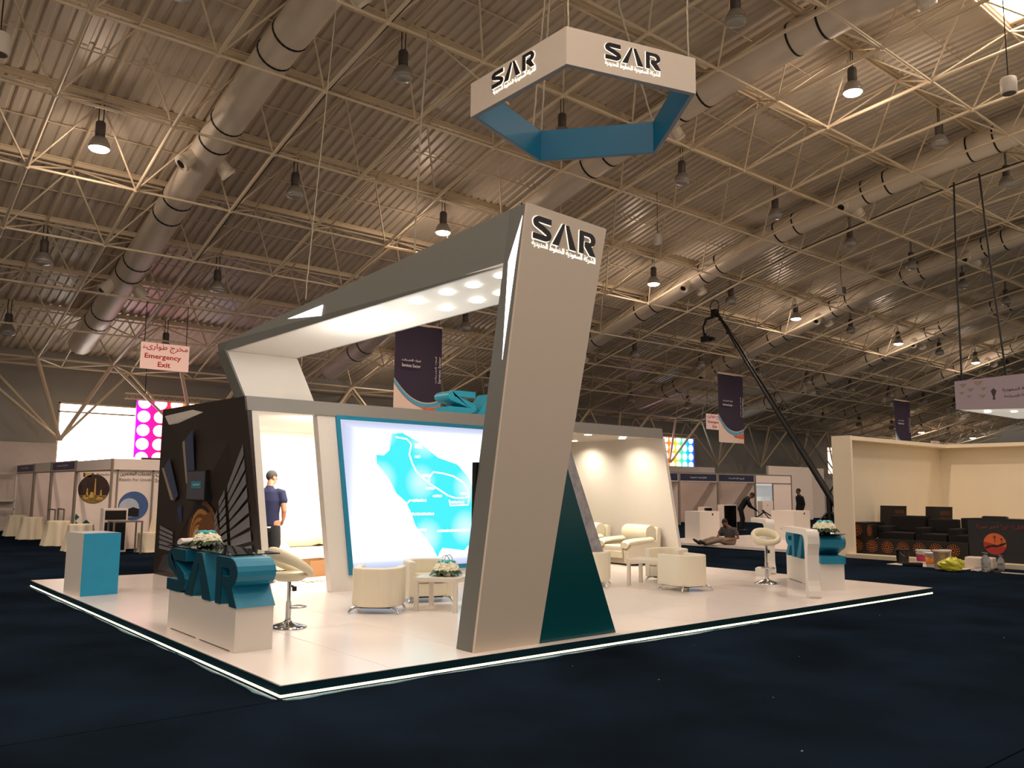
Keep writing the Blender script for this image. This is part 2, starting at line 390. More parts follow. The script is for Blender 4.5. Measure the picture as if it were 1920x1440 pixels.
# ---- space frame: tubes between ball nodes
sf = thing('space_frame', 'beige tubular steel space frame carrying the whole hall roof', 'roof truss', (35, 10, 0)); sf['kind'] = 'structure'; del sf['category']
MW['space_frame'] = Matrix.Translation((35, 10, 0))
unit = {}
def unit_tube(n):
    if n not in unit:
        unit[n] = M().cyl((0, 0, 0), (0, 0, 1), 1, n=n, cap=False).mesh('strut'); unit[n].materials.append(STRUT)
    return unit[n]
kinds = {'bottom_chord': [], 'slope_chord': [], 'diagonal_strut': [], 'top_chord': []}
for i in range(I0, I1):
    for j in range(-7, 7):
        if i < I1-1: kinds['bottom_chord'].append((bn(i, j), bn(i+1, j), 0.033))
        if j < 6: kinds['slope_chord'].append((bn(i, j), bn(i, j+1), 0.045))
        if j < 6 and i < I1-1:
            t = tn(i, j)
            for a, c in ((0, 0), (1, 0), (0, 1), (1, 1)): kinds['diagonal_strut'].append((bn(i+a, j+c), t, 0.024))
            if i < I1-2: kinds['top_chord'].append((t, tn(i+1, j), 0.028))
            if j < 5: kinds['top_chord'].append((t, tn(i, j+1), 0.028))
# legs at the eaves
for i in range(I0, I1-1, 2):
    c = Vector((GX0+GS*(i+0.5), 27.3, 3.2))
    for t, r in ((bn(i, 6), 0.075), (bn(i+1, 6), 0.075), (Vector((GX0+GS*(i+1.5), 27.9, 5.9)), 0.05), (Vector((GX0+GS*(i-0.5), 27.9, 5.9)), 0.05), (bn(i-1, 6), 0.05)): kinds['diagonal_strut'].append((c, t, r))
for i in range(I0, I1-1):
    e = Vector((GX0+GS*(i+0.5), 27.9, 5.9))
    for t in (bn(i, 6), bn(i+1, 6), tn(i, 5)): kinds['diagonal_strut'].append((e, t, 0.033))
    kinds['bottom_chord'].append((e, e+Vector((GS, 0, 0)), 0.04))
for nm, L in kinds.items():
    def key(s):
        m = (s[0]+s[1])/2
        return (0 if inframe(m, 60) else 1, (m-SC.camera.location).length)
    L.sort(key=key); rest = M()
    for n, (p, q, r) in enumerate(L):
        if n < 280:
            o = link(nm, unit_tube(8), None, sf); d = q-p
            o.location = p-Vector((35, 10, 0)); o.rotation_mode = 'QUATERNION'; o.rotation_quaternion = d.to_track_quat('Z', 'Y'); o.scale = (r, r, d.length)
        else: rest.cyl(p, q, r, n=5, cap=False)
    o = obj(nm, rest, STRUT, sf, world=True); o['kind'] = 'stuff'
ball = M().ball((0, 0, 0), 0.07, 8, 6).mesh('ball_node'); ball.materials.append(STRUT)
nodes = sorted([bn(i, j) for i in range(I0, I1) for j in range(-7, 7)], key=lambda m: (0 if inframe(m) else 1, (m-SC.camera.location).length))
for p in nodes[:240]:
    o = link('ball_node', ball, None, sf); o.location = p-Vector((35, 10, 0))

# ---- end wall with windows
WY = 28.6
w = M()
for x0, x1, z0, z1 in ((-26, 4.2, 0, 7.6), (4.2, 7.3, 0, 2.3), (4.2, 7.3, 4.68, 7.6), (7.3, 58.2, 0, 7.6), (58.2, 62.5, 0, 2.95), (58.2, 62.5, 5.1, 7.6), (62.5, 92, 0, 7.6)): w.box(x0, WY, z0, x1, WY+0.3, z1)
wb = obj('wall_back', w, WALLM); structure(wb, 'long dark grey concrete end wall of the hall behind the trusses')
DAY = mat('overexposed_daylight_pane', (255, 246, 238), 0.4, emit=7.0, var=0); DAY2 = mat('warm_daylight_pane', (255, 226, 204), 0.4, emit=1.6, var=0)
for nm, x0, x1, z0, z1, dm, lab in (('window_1', 4.2, 7.3, 2.3, 4.68, DAY, 'dazzling white daylit window behind the white cloth tables'), ('window_2', 58.2, 62.5, 2.95, 5.1, DAY2, 'warm daylit window beside the cream stand wall')):
    p = obj(nm, M().box(x0, WY+0.12, z0, x1, WY+0.16, z1), dm); structure(p, lab)
    fb = M().box(x0, WY-0.02, z0, x1, WY+0.12, z0+0.06).box(x0, WY-0.02, z1-0.06, x1, WY+0.12, z1).box(x0, WY-0.02, z0, x0+0.06, WY+0.12, z1).box(x1-0.06, WY-0.02, z0, x1, WY+0.12, z1)
    obj('window_frame', fb, STRUT, p); obj('transom', M().box(x0, WY-0.02, z1-0.38, x1, WY+0.1, z1-0.32), STRUT, p)
wr = obj('wall_right', M().box(88, -20, 0, 88.3, 29, 10), WALLM); structure(wr, 'grey far end wall of the hall')

# ---- round air ducts hung in the frame
BAND = mat('black_duct_band', (22, 20, 20), 0.6)
def duct(x, label):
    ys = [-8+0.6*k for k in range(57)]
    P = [Vector((x, y, roof_z(y)+0.56)) for y in ys]
    t = thing('air_duct', label, 'duct', P[0], 0, 'round air ducts under the roof')
    obj('duct_pipe', M().tube(P, 0.40, 20), DUCT, t, world=True)
    d = M(); y = -7.0; k = 0
    bb = []
    while y < 25:
        for dy in (0, 0.75):
            a = Vector((x, y+dy, roof_z(y+dy)+0.56)); e = Vector((x, y+dy+0.045, roof_z(y+dy+0.045)+0.56))
            obj('duct_band', M().cyl(a, e, 0.415, n=20), BAND, t, world=True)
        y2 = y+1.35
        if k % 2 == 0:
            for sgn in (-1, 1):
                a = Vector((x+0.30*sgn, y2, roof_z(y2)+0.45)); e = a+Vector((0.26*sgn, 0, -0.26))
                n = obj('air_nozzle', M().cyl(a, e, 0.17, 0.19, 12).cyl(e, e+Vector((0.05*sgn, 0, -0.05)), 0.22, 0.2, 12), DUCT, t, world=True)
                obj('nozzle_throat', M().cyl(e+Vector((0.048*sgn, 0, -0.048)), e+Vector((0.056*sgn, 0, -0.056)), 0.11, n=12), BAND, n, world=True)
        y += 3.3; k += 1
for x, l in ((4.12, 'large round spiral air duct running down towards the emergency exit sign'), (13.72, 'large round air duct passing behind the hanging pentagon sign'), (23.32, 'round air duct ending behind the leaning tower, next beyond the pentagon sign'),
             (32.92, 'round air duct crossing above the tip of the black camera crane'), (42.5, 'round air duct next beyond the crane tip, above the purple banner'), (52.1, 'round air duct farthest but one towards the far end of the hall'), (61.7, 'most distant round air duct, above the cream stand')): duct(x, l)

# ---- black cables along two of the slope chords
for x, lab in ((5.247, 'black cable run fixed along a roof tube at upper left'), (24.447, 'black cable run fixed along a roof tube above the crane tip')):
    P = [(x+0.07, RY[j], RZ[j]+0.06) for j in range(-7, 7)]
    tag(obj('power_cable', M().tube(P, 0.05, 6), BLACK), lab, 'cable')

# ---- high bay lamps
LENSOFF = mat('unlit_lamp_glass', (196, 190, 180), 0.25, trans=0.35); HOUS = mat('lamp_housing_grey', (92, 86, 80), 0.5, 0.3)
REFL = mat('lamp_reflector', (160, 152, 142), 0.25, 0.2)
LIT_AT = {(0, 2), (2, 2), (3, 0), (4, 2), (6, 2), (8, 2), (10, 2), (3, 4), (13, 4), (15, 4)}
rowsY = [3.54, 8.83, 14.04, 19.3, 23.9]
def lamp(x, y, lit, label, watt=1500):
    z = roof_z(y)-0.05
    t = thing('high_bay_lamp', label, 'lamp', (x, y, z), 0, 'high bay lamps hung from the space frame')
    c = M()
    for dx in (-0.05, 0.05): c.tube([(dx, 0, 0.62), (dx, 0, roof_z(y)+TOP-z)], 0.012, 4)
    obj('hanger', c, BLACK, t)
    obj('housing', M().lathe([(0.09, 0.28), (0.11, 0.3), (0.11, 0.6), (0.09, 0.64)], 12), HOUS, t)
    obj('reflector', M().lathe([(0.09, 0.29), (0.15, 0.25), (0.20, 0.16), (0.225, 0.07), (0.23, 0.0), (0.22, 0.0), (0.21, 0.07), (0.18, 0.15), (0.12, 0.23), (0.08, 0.27)], 16, cap=False), REFL, t)
    obj('lens', M().ball((0, 0, 0.0), (0.222, 0.222, 0.075), 16, 6), LAMPON if lit else LENSOFF, t, label='glowing lens' if lit else None)
    if lit:
        spot('lamp_light', (x, y, z-0.12), (0, 0, -1), watt, HAL, 2.7, 0.8, 0.15)
        l = bpy.data.lights.new('lamp_spill', 'POINT'); l.energy = 130; l.color = HAL; l.shadow_soft_size = 0.2
        o = bpy.data.objects.new('lamp_spill', l); COL.objects.link(o); o.location = (x, y, z-0.14)
lamp(-3.153, 3.54, True, 'added unseen lit warm white dome lamp beyond the left edge, near the camera', 850)  # out of view, added to brighten the stand's left-facing sides
lamp(-7.953, 8.83, True, 'added unseen lit warm white dome lamp far beyond the left edge', 1100)  # second lamp added out of view for the same left-facing sides
ORD = 'first second third fourth fifth sixth seventh eighth ninth tenth eleventh twelfth thirteenth fourteenth fifteenth sixteenth seventeenth eighteenth'.split()
RN = ['topmost lamp row under the ridge', 'second lamp row below the ridge', 'middle lamp row of the roof', 'fourth lamp row below the ridge', 'lowest lamp row beside the end wall']
for r, y in enumerate(rowsY):
    vis = []
    for k in range(-1, 16):
        x = 1.647+4.8*k; q = px((x, y, roof_z(y)))
        if q and -30 < q[0] < 1950 and -30 < q[1] < 1000 and q[2] < 75: vis.append((k, x))
    for n, (k, x) in enumerate(vis):
        lit = (k, r) in LIT_AT
        lamp(x, y, lit, ('lit warm white' if lit else 'unlit grey')+' dome lamp, %s along the %s' % (ORD[min(n, 17)], RN[r]))
# ================================================================ THE MAIN STAND
LX, LY = 11.03, 9.14
LEDM = mat('warm_led_strip', (255, 244, 190), 0.5, emit=3.6, var=0)
FILM = mat('pale_blue_plastic_film', (120, 160, 178), 0.3, var=0.15, scale=8, bump=0.6)
pl = thing('exhibition_platform', 'low white laminate stand platform with dark teal edge and glowing strip below', 'platform', (0, 0, 0))
obj('base', M().box(0.10, 0.10, 0.0, LX-0.10, LY-0.02, 0.078), DKFASC, pl)
nx = 11; 
tiles = {}
for i in range(nx):
    x0 = i*1.0; x1 = LX if i == nx-1 else x0+1.0
    for k in range(4):
        y0, y1 = k*LY/4, (k+1)*LY/4
        key = round(x1-x0, 2)
        if key not in tiles:
            tiles[key] = M().box(0.002, 0.002, 0.078, x1-x0-0.002, LY/4-0.002, 0.10).mesh('floor_panel', 0.002, 1); tiles[key].materials.append(FLOORW)
        o = link('floor_panel', tiles[key], None, pl); o.location = (x0, y0, 0)
obj('edge_strip', M().box(-0.012, -0.012, 0.032, LX+0.012, 0.0, 0.097), DKFASC, pl)
obj('edge_strip', M().box(-0.012, 0.0, 0.032, 0.0, LY, 0.097), DKFASC, pl)
obj('edge_strip', M().box(LX, 0.0, 0.032, LX+0.012, LY, 0.097), DKFASC, pl)
obj('led_strip', M().box(0.0, -0.004, 0.008, LX, 0.012, 0.024), LEDM, pl)
obj('led_strip', M().box(-0.004, 0.0, 0.008, 0.012, LY, 0.024), LEDM, pl)
obj('led_strip', M().box(LX-0.012, 0.0, 0.006, LX+0.004, LY, 0.028), LEDM, pl)
# thin plastic film lying on the carpet along the two near edges
def film(label, along_x, n, L):
    b = M(); vs = []; 
    for i in range(n+1):
        t = L*i/n; wv = (0.055 if along_x else 0.03)+0.018*math.sin(i*0.31)+0.012*math.sin(i*0.83)+random.uniform(-0.004, 0.006); z = 0.004+random.uniform(0, 0.008)
        if i < 3: wv *= 1.25
        a = (t, -0.03, 0.003) if along_x else (-0.03, t, 0.003); c = (t, -0.02-wv, z) if along_x else (-0.02-wv, t, z)
        vs += [a, c, (a[0], a[1], a[2]-0.002), (c[0], c[1], 0.001)]
    fs = []
    for i in range(n):
        o = 4*i; fs += [(o, o+1, o+5, o+4), (o+2, o+6, o+7, o+3), (o+1, o+3, o+7, o+5)]
    b.add(vs, fs, True); tag(obj('plastic_film', b, FILM), label, 'plastic film')
film('strip of pale blue plastic film on carpet along the platform front edge', True, 60, 6.2)
film('strip of pale blue plastic film on carpet along the platform left edge', False, 60, LY)

# ---- back building: printed side wall, map wall, ceiling, lounge
rm = thing('stand_building', 'white flat-roofed stand building with open store doorway and lounge under one roof', 'stand', (6, 7, 0.1))
def rq(name, b, m, label=None, bev=0.0): return obj(name, b, m, rm, world=True, label=label, bev=bev)
ZT, ZB = 2.84, 2.655
rq('roof_slab', M().hexa([(1.72, 4.99, ZB), (10.40, 4.99, ZB), (10.40, 9.12, ZB), (1.90, 9.12, ZB)], [(1.66, 4.99, ZT-0.02), (10.36, 4.99, ZT-0.02), (10.36, 9.12, ZT-0.02), (1.88, 9.12, ZT-0.02)]), WHITE)
rq('roof_fascia', M().prism([(1.675, ZB-0.01), (10.40, ZB-0.01), (10.36, ZT), (1.645, ZT)], 'y', 4.93, 4.99), FASC)
# side wall with printed tunnel picture (panel leans a little, its front edge slants)
A = (1.645, 4.95, ZT); B_ = (2.055, 4.95, 0.10); Cc = (1.87, 9.14, 0.10); D = (1.87, 9.14, 2.94)
TUN = mat('dark_tunnel_print', (44, 35, 30), 0.42, var=0.2, scale=2)
th = Vector((0.09, 0, 0))
sw = rq('printed_side_wall', M().hexa([A, B_, Cc, D], [tuple(Vector(p)+th) for p in (A, B_, Cc, D)]), TUN, 'side wall printed with a railway tunnel picture')
def on_side(u, v, off):
    """point of the side wall: u 0 at the far back edge, 1 at the front edge; v 0 at the floor, 1 at the top"""
    p = (Vector(Cc)*(1-u)+Vector(B_)*u)*(1-v)+(Vector(D)*(1-u)+Vector(A)*u)*v
    return p+Vector((-off, 0, 0))
def patch(name, quad, m, off=0.004):
    ps = [on_side(u, v, off) for u, v in quad]
    return obj(name, M().hexa([p+Vector((off*0.8, 0, 0)) for p in ps], ps), m, sw, world=True)
BLUEP = mat('print_night_blue', (46, 58, 92), 0.25); BEIGEP = mat('print_beige', (150, 132, 112), 0.25); GREYP = mat('print_grey', (118, 118, 122), 0.25, var=0.12)
BROWNP = mat('print_brown', (108, 74, 46), 0.25, var=0.15); AMBP = mat('print_amber', (168, 118, 66), 0.25, var=0.12); PALEP = mat('print_pale', (196, 176, 150), 0.25)
def P2(x, y):   # tunnel picture in the panel's own 0..1 frame
    return (x, y)
patch('printed_window', [(0.32, 0.80), (0.42, 0.86), (0.44, 0.57), (0.36, 0.55)], BLUEP); patch('printed_beam', [(0.29, 0.79), (0.32, 0.80), (0.37, 0.55), (0.34, 0.55)], BEIGEP)
patch('printed_window', [(0.06, 0.64), (0.13, 0.70), (0.25, 0.48), (0.20, 0.44)], BLUEP); patch('printed_beam', [(0.03, 0.64), (0.06, 0.64), (0.20, 0.45), (0.165, 0.45)], BEIGEP)
patch('printed_window', [(0.24, 0.40), (0.29, 0.43), (0.30, 0.33), (0.28, 0.32)], BLUEP)
# ribbed glazing on the right of the picture: three bays of slanted panes
def bay(u0, u1, vt0, vt1, vb0, vb1, n):
    for k in range(n):
        a0, a1 = k/n, (k+0.72)/n
        f = lambda s, top, bot: bot+(top-bot)*s
        patch('printed_pane', [(u0, f(a0, vt0, vb0)), (u1, f(a0, vt1, vb1)), (u1, f(a1, vt1, vb1)), (u0, f(a1, vt0, vb0))], GREYP)
bay(0.765, 0.935, 0.56, 0.78, 0.18, 0.20, 8)
bay(0.675, 0.735, 0.47, 0.535, 0.17, 0.18, 8)
bay(0.625, 0.655, 0.38, 0.42, 0.17, 0.175, 7)
bay(0.05, 0.20, 0.30, 0.27, 0.155, 0.15, 5)
for k, (r, m) in enumerate([(0.26, BROWNP), (0.23, TUN), (0.205, AMBP), (0.175, BROWNP), (0.15, AMBP), (0.125, BROWNP), (0.105, AMBP), (0.08, PALEP)]):
    c = 0.52-0.008*k
    patch('printed_arch', [(c-r*0.62, 0.08)]+[(c+r*0.62*math.cos(a), 0.23+r*0.9*math.sin(a)) for a in [PI-PI*q/10 for q in range(11)]]+[(c+r*0.62, 0.08)], m, 0.002+0.0006*k)
patch('printed_track', [(0.10, 0.12), (0.44, 0.20), (0.46, 0.03), (0.05, 0.03)], mat('print_track_grey', (66, 64, 68), 0.3, var=0.2), 0.0018)
rq('front_post', M().hexa([(1.735, 4.94, ZB), (1.83, 4.94, ZB), (2.15, 4.94, 0.1), (2.05, 4.94, 0.1)], [(1.735, 5.05, ZB), (1.83, 5.05, ZB), (2.15, 5.05, 0.1), (2.05, 5.05, 0.1)]), WHITE)
rq('store_back_wall', M().box(1.97, 9.04, 0.1, 6.0, 9.12, ZB), WHITE)
rq('partition', M().box(6.0, 5.1, 0.1, 6.1, 9.12, ZB), WHITE)
rq('lounge_back_wall', M().hexa([(6.1, 9.04, 0.1), (10.95, 9.04, 0.1), (10.95, 9.12, 0.1), (6.1, 9.12, 0.1)], [(6.1, 9.04, ZB), (10.38, 9.04, ZB), (10.38, 9.12, ZB), (6.1, 9.12, ZB)]), WHITE)
ew = [(10.38, ZB), (10.94, 0.10), (11.02, 0.10), (10.46, ZB)]
rq('leaning_end_wall', M().prism(ew, 'y', 4.95, 9.12), WHITE, 'leaning white end wall of the lounge')
mw = rq('map_wall', M().prism([(2.73, ZB-0.01), (7.66, ZB-0.01), (8.80, 0.1), (3.06, 0.1)], 'y', 4.96, 5.10), WHITE)
rq('printed_strip', M().prism([(7.25, ZB-0.02), (7.66, ZB-0.02), (8.80, 0.12), (8.3, 0.12)], 'y', 4.935, 4.96), mat('grey_marbled_print', (140, 138, 142), 0.4, var=0.6, scale=9), 'grey marbled strip down the slanted edge')
for x, y in ((9.6, 5.3), (8.62, 5.3), (9.9, 5.6), (9.9, 7.0)):
    rq('ceiling_downlight', M().lathe([(0.07, 0), (0.07, 0.012)], 14, (x, y, ZB-0.012)), DLON)
# map light box: teal frame, lit sheet, country shape, railway lines, stations and captions
lb = rq('map_light_box', M().prism([(3.02, 2.66), (7.2, 2.64), (7.75, 0.33), (3.33, 0.33)], 'y', 4.925, 4.96), TEAL, 'teal framed back-lit map panel')
SHEET = bpy.data.materials.new('backlit_map_sheet'); SHEET.use_nodes = True
def sheet_nodes():
    nt = SHEET.node_tree; b = nt.nodes['Principled BSDF']; b.inputs['Base Color'].default_value = rgb(60, 62, 70); b.inputs['Roughness'].default_value = 0.5
    tc = nt.nodes.new('ShaderNodeTexCoord'); sp = nt.nodes.new('ShaderNodeSeparateXYZ'); nt.links.new(tc.outputs['Generated'], sp.inputs[0])
    def edge(out):   # the sheet is dimmer and bluer along its border
        a = nt.nodes.new('ShaderNodeMath'); a.operation = 'SUBTRACT'; a.inputs[0].default_value = 1.0; nt.links.new(out, a.inputs[1])
        m = nt.nodes.new('ShaderNodeMath'); m.operation = 'MINIMUM'; nt.links.new(out, m.inputs[0]); nt.links.new(a.outputs[0], m.inputs[1]); return m.outputs[0]
    m = nt.nodes.new('ShaderNodeMath'); m.operation = 'MINIMUM'; nt.links.new(edge(sp.outputs[0]), m.inputs[0]); nt.links.new(edge(sp.outputs[2]), m.inputs[1])
    r = nt.nodes.new('ShaderNodeValToRGB'); r.color_ramp.elements[0].position = 0.012; r.color_ramp.elements[0].color = (0.56, 0.60, 0.80, 1); r.color_ramp.elements[1].position = 0.085; r.color_ramp.elements[1].color = (1.35, 1.4, 1.45, 1)
    e = r.color_ramp.elements.new(0.035); e.color = (0.66, 0.72, 0.98, 1)
    nt.links.new(m.outputs[0], r.inputs[0]); nt.links.new(r.outputs[0], b.inputs['Emission Color']); b.inputs['Emission Strength'].default_value = 1.0
sheet_nodes()
obj('lit_sheet', M().prism([(3.09, 2.60), (7.14, 2.58), (7.67, 0.40), (3.39, 0.40)], 'y', 4.918, 4.926), SHEET, lb, world=True)
MAPM = bpy.data.materials.new('backlit_map_country'); MAPM.use_nodes = True
def map_nodes():
    nt = MAPM.node_tree; b = nt.nodes['Principled BSDF']; b.inputs['Base Color'].default_value = rgb(20, 70, 76)
    tc = nt.nodes.new('ShaderNodeTexCoord'); v = nt.nodes.new('ShaderNodeTexVoronoi'); v.inputs['Scale'].default_value = 1.35; v.inputs['Randomness'].default_value = 0.25
    nt.links.new(tc.outputs['Object'], v.inputs['Vector'])
    r = nt.nodes.new('ShaderNodeValToRGB'); r.color_ramp.elements[0].position = 0.06; r.color_ramp.elements[0].color = (0.75, 1.0, 1.0, 1); r.color_ramp.elements[1].position = 0.42; r.color_ramp.elements[1].color = (0.05, 0.86, 0.93, 1)
    nt.links.new(v.outputs['Distance'], r.inputs[0]); nt.links.new(r.outputs[0], b.inputs['Emission Color']); b.inputs['Emission Strength'].default_value = 1.0
map_nodes()
CTRY = [(3.713, 2.098), (3.844, 2.093), (3.944, 2.175), (3.977, 2.433), (4.164, 2.451), (4.335, 2.378), (4.465, 2.33), (4.845, 2.088), (5.234, 1.988), (5.436, 1.805), (5.595, 1.563), (5.78, 1.4), (6.35, 1.2), (6.5, 1.0), (6.1, 0.86), (5.6, 0.80), (5.401, 0.61),
        (4.97, 0.665), (4.91, 0.60), (4.883, 0.523), (4.791, 0.66), (4.634, 0.843), (4.458, 1.007), (4.356, 1.238), (4.257, 1.397), (4.087, 1.52), (3.957, 1.729), (3.727, 1.968)]
obj('country_shape', M().prism(CTRY, 'y', 4.912, 4.918), MAPM, lb, world=True)
LINEM = mat('lit_white_map_line', (250, 255, 255), 0.5, emit=1.6, var=0)
def mline(pts, w=0.022): obj('railway_line', M().prism(stroke(pts, w), 'y', 4.907, 4.912), LINEM, lb, world=True)
mline([(4.05, 2.38), (4.25, 2.36), (4.33, 2.28), (4.30, 2.12), (4.36, 1.98), (4.44, 1.86), (4.55, 1.77), (4.72, 1.66), (4.9, 1.57), (5.05, 1.49), (5.2, 1.45), (5.4, 1.45), (5.48, 1.5)])
mline([(4.68, 1.7), (4.68, 1.78), (4.76, 1.86), (4.95, 1.84), (5.15, 1.8), (5.32, 1.72), (5.44, 1.62), (5.48, 1.5), (5.46, 1.34), (5.1, 1.33), (5.08, 1.42)])
mline([(4.26, 1.24), (4.27, 1.36), (4.34, 1.42)])
for x, z, wd in ((4.40, 2.28, 0.17), (4.40, 2.24, 0.17), (4.40, 2.09, 0.13), (4.55, 1.80, 0.2), (4.62, 1.6, 0.2), (4.76, 1.48, 0.2), (4.36, 1.41, 0.28), (4.30, 1.20, 0.50), (4.48, 0.955, 0.2), (5.30, 1.52, 0.14), (4.86, 0.93, 0.66), (5.1, 1.38, 0.3)):
    b = M(); 
    for k in range(int(wd/0.035)): b.prism([(x+0.035*k, z-0.014), (x+0.035*k+0.028, z-0.014-0.006*(k % 2)), (x+0.035*k+0.028, z+0.014+0.006*(k % 3)), (x+0.035*k, z+0.016)], 'y', 4.906, 4.912)
    obj('map_caption', b, LINEM, lb, world=True)

# ---- letters standing on the roof edge
sg = thing('roof_letters', 'three chunky bright teal letters standing on the stand roof beside the tower', 'sign', (6.1, 5.0, ZT))
logo(sg, (5.08, 4.97, ZT), (1, 0, 0), (0, 0, 1), 2.05, 0.37, mat('bright_teal_paint', (40, 164, 192), 0.45), depth=0.40, gap=-0.40, solid=True)

# ---- leaning tower with overhead beam and arm (one portal)
pt = thing('portal_arch', 'tall leaning white tower joined to an overhead grey beam with round downlights', 'arch', (2.3, 0.25, 0.1))
def pq(name, b, m, label=None): return obj(name, b, m, pt, world=True, label=label)
TW0, TW1 = 0.11, 0.39
pq('tower_front', M().prism([(1.935, 0.1), (2.735, 0.1), (3.715, 4.49), (2.546, 4.53)], 'y', TW0, TW0+0.03), mat('tower_warm_white', (214, 198, 180), 0.4, var=0.02), 'beige white tower front with black sign letters')
pq('tower_body', M().prism([(1.937, 0.102), (2.733, 0.102), (3.713, 4.488), (2.548, 4.528)], 'y', TW0+0.03, TW1), GREY, 'grey tower side')
F0, F1, R0, R1 = (2.548, 0.39, 4.528), (3.70, 0.39, 4.48), (2.46, 0.39, 3.90), (3.57, 0.39, 3.90)
b0, b1, c0, c1 = (1.345, 5.02, 3.57), (2.36, 5.02, 3.57), (1.365, 5.02, 3.44), (2.40, 5.02, 3.44)
pq('beam_side', M().hexa([F0, R0, c0, b0], [tuple(Vector(p)+Vector((0.03, 0, 0))) for p in (F0, R0, c0, b0)]), GREY, 'grey beam side')
pq('beam_soffit', M().hexa([R0, R1, c1, c0], [tuple(Vector(p)+Vector((0, 0, 0.03))) for p in (R0, R1, c1, c0)]), mat('bright_white_paint', (250, 247, 240), 0.45, var=0.01), 'white beam underside')
pq('beam_top', M().hexa([F0, F1, b1, b0], [tuple(Vector(p)-Vector((0, 0, 0.03))) for p in (F0, F1, b1, b0)]), GREY)
pq('beam_back', M().hexa([F1, R1, c1, b1], [tuple(Vector(p)-Vector((0.03, 0, 0))) for p in (F1, R1, c1, b1)]), GREY)
pq('slanted_arm', M().hexa([(1.365, 4.99, 3.44), (2.40, 4.99, 3.44), (2.69, 4.99, ZT), (1.655, 4.99, ZT)], [(1.365, 5.27, 3.44), (2.40, 5.27, 3.44), (2.69, 5.27, ZT), (1.655, 5.27, ZT)]), WHITE, 'white slanted arm resting on the stand roof')
pq('arm_cap', M().hexa([(1.345, 5.02, 3.57), (2.36, 5.02, 3.57), (2.40, 5.02, 3.44), (1.365, 5.02, 3.44)], [(1.345, 5.29, 3.57), (2.36, 5.29, 3.57), (2.40, 5.29, 3.44), (1.365, 5.29, 3.44)]), GREY)
pq('arm_side', M().hexa([(1.335, 4.985, 3.45), (1.365, 4.985, 3.45), (1.655, 4.985, ZT), (1.63, 4.985, ZT)], [(1.335, 5.29, 3.45), (1.365, 5.29, 3.45), (1.655, 5.29, ZT), (1.63, 5.29, ZT)]), GREY)
SLIT = mat('lit_slit_acrylic', (250, 250, 255), 0.4, emit=2.6, var=0)
def tl(z, y, o): return (1.937+0.1380*(z-0.1)-o, y, z)
pq('light_slit', M().hexa([tl(4.40, 0.165, 0.004), tl(3.93, 0.31, 0.004), tl(3.93, 0.19, 0.004)][:3], [tl(4.40, 0.165, -0.004), tl(3.93, 0.31, -0.004), tl(3.93, 0.19, -0.004)]).hexa([tl(3.93, 0.19, 0.004), tl(3.93, 0.31, 0.004), tl(2.88, 0.215, 0.004)], [tl(3.93, 0.19, -0.004), tl(3.93, 0.31, -0.004), tl(2.88, 0.215, -0.004)]), SLIT, 'glowing wedge shaped light slit')
bt = [(1.669, 3.752, 3.736), (1.821, 3.113, 3.835), (1.804, 3.112, 3.698)]
pq('light_wedge', M().hexa([tuple(Vector(p)-Vector((0.012, 0, 0))) for p in bt], [tuple(Vector(p)+Vector((0.004, 0, 0))) for p in bt]), SLIT, 'glowing wedge shaped light in the beam side')
for p in BEAM_SPOTS:
    pq('downlight', M().lathe([(0.075, -0.022), (0.085, -0.004)], 16, (p[0], p[1], p[2]-0.002)), DLON)
logo(pt, (2.612, TW0, 4.165), (0.95, 0, -0.045), (0.14, 0, 1), 0.905, 0.25, LETTER, GLOW, depth=0.016, gap=0.007)
AR1 = 'الشركة السعودية للخطوط الحديدية'
GLOWT = mat('lit_white_lettering', (255, 248, 232), 0.5, emit=1.2, var=0)
text('lettering', AR1, GLOWT, pt, (2.605, TW0-0.001, 4.075), (0.945, 0, -0.045), (0.12, 0, 1), 0.925, 0.082, 0.005, 0.0)
tv = thing('wall_television', 'black television hung on the rear of the leaning tower', 'television', (2.75, 0.47, 1.5))
obj('screen_case', M().box(2.14, 0.392, 1.15, 3.05, 0.45, 1.86), BLACK, tv, world=True, bev=0.005); obj('screen', M().box(2.16, 0.45, 1.17, 3.03, 0.453, 1.84), BLACKG, tv, world=True)
tp = obj('triangular_panel', M().prism([(2.74, 0.102), (3.83, 0.102), (3.125, 1.81), (3.09, 1.70)], 'y', 0.115, 0.36), DTEAL); tag(tp, 'dark teal glossy triangular panel leaning against the tower foot', 'panel')

# television on the printed side wall
tv = thing('wall_television', 'small flat television hung on the printed tunnel wall', 'television', (1.9, 7.0, 1.6))
obj('screen_case', M().box(1.76, 6.61, 1.38, 1.88, 7.40, 1.85), BLACK, tv, world=True, bev=0.006)
TVS = mat('grey_lit_screen', (66, 68, 76), 0.25, emit=0.05, var=0.1); TVT = mat('screen_teal', (40, 110, 124), 0.3, emit=0.10, var=0)
sc = obj('screen', M().box(1.755, 6.63, 1.40, 1.761, 7.38, 1.83), TVS, tv, world=True)
obj('screen_caption', M().box(1.752, 6.77, 1.57, 1.756, 7.19, 1.68), TVT, sc, world=True)
WT = mat('white_print', (236, 236, 232), 0.5)
text('lettering', 'الشركة السعودية', WT, sc, (1.751, 7.12, 1.61), (0, -1, 0), (0, 0, 1), 0.28, 0.035, 0.001)

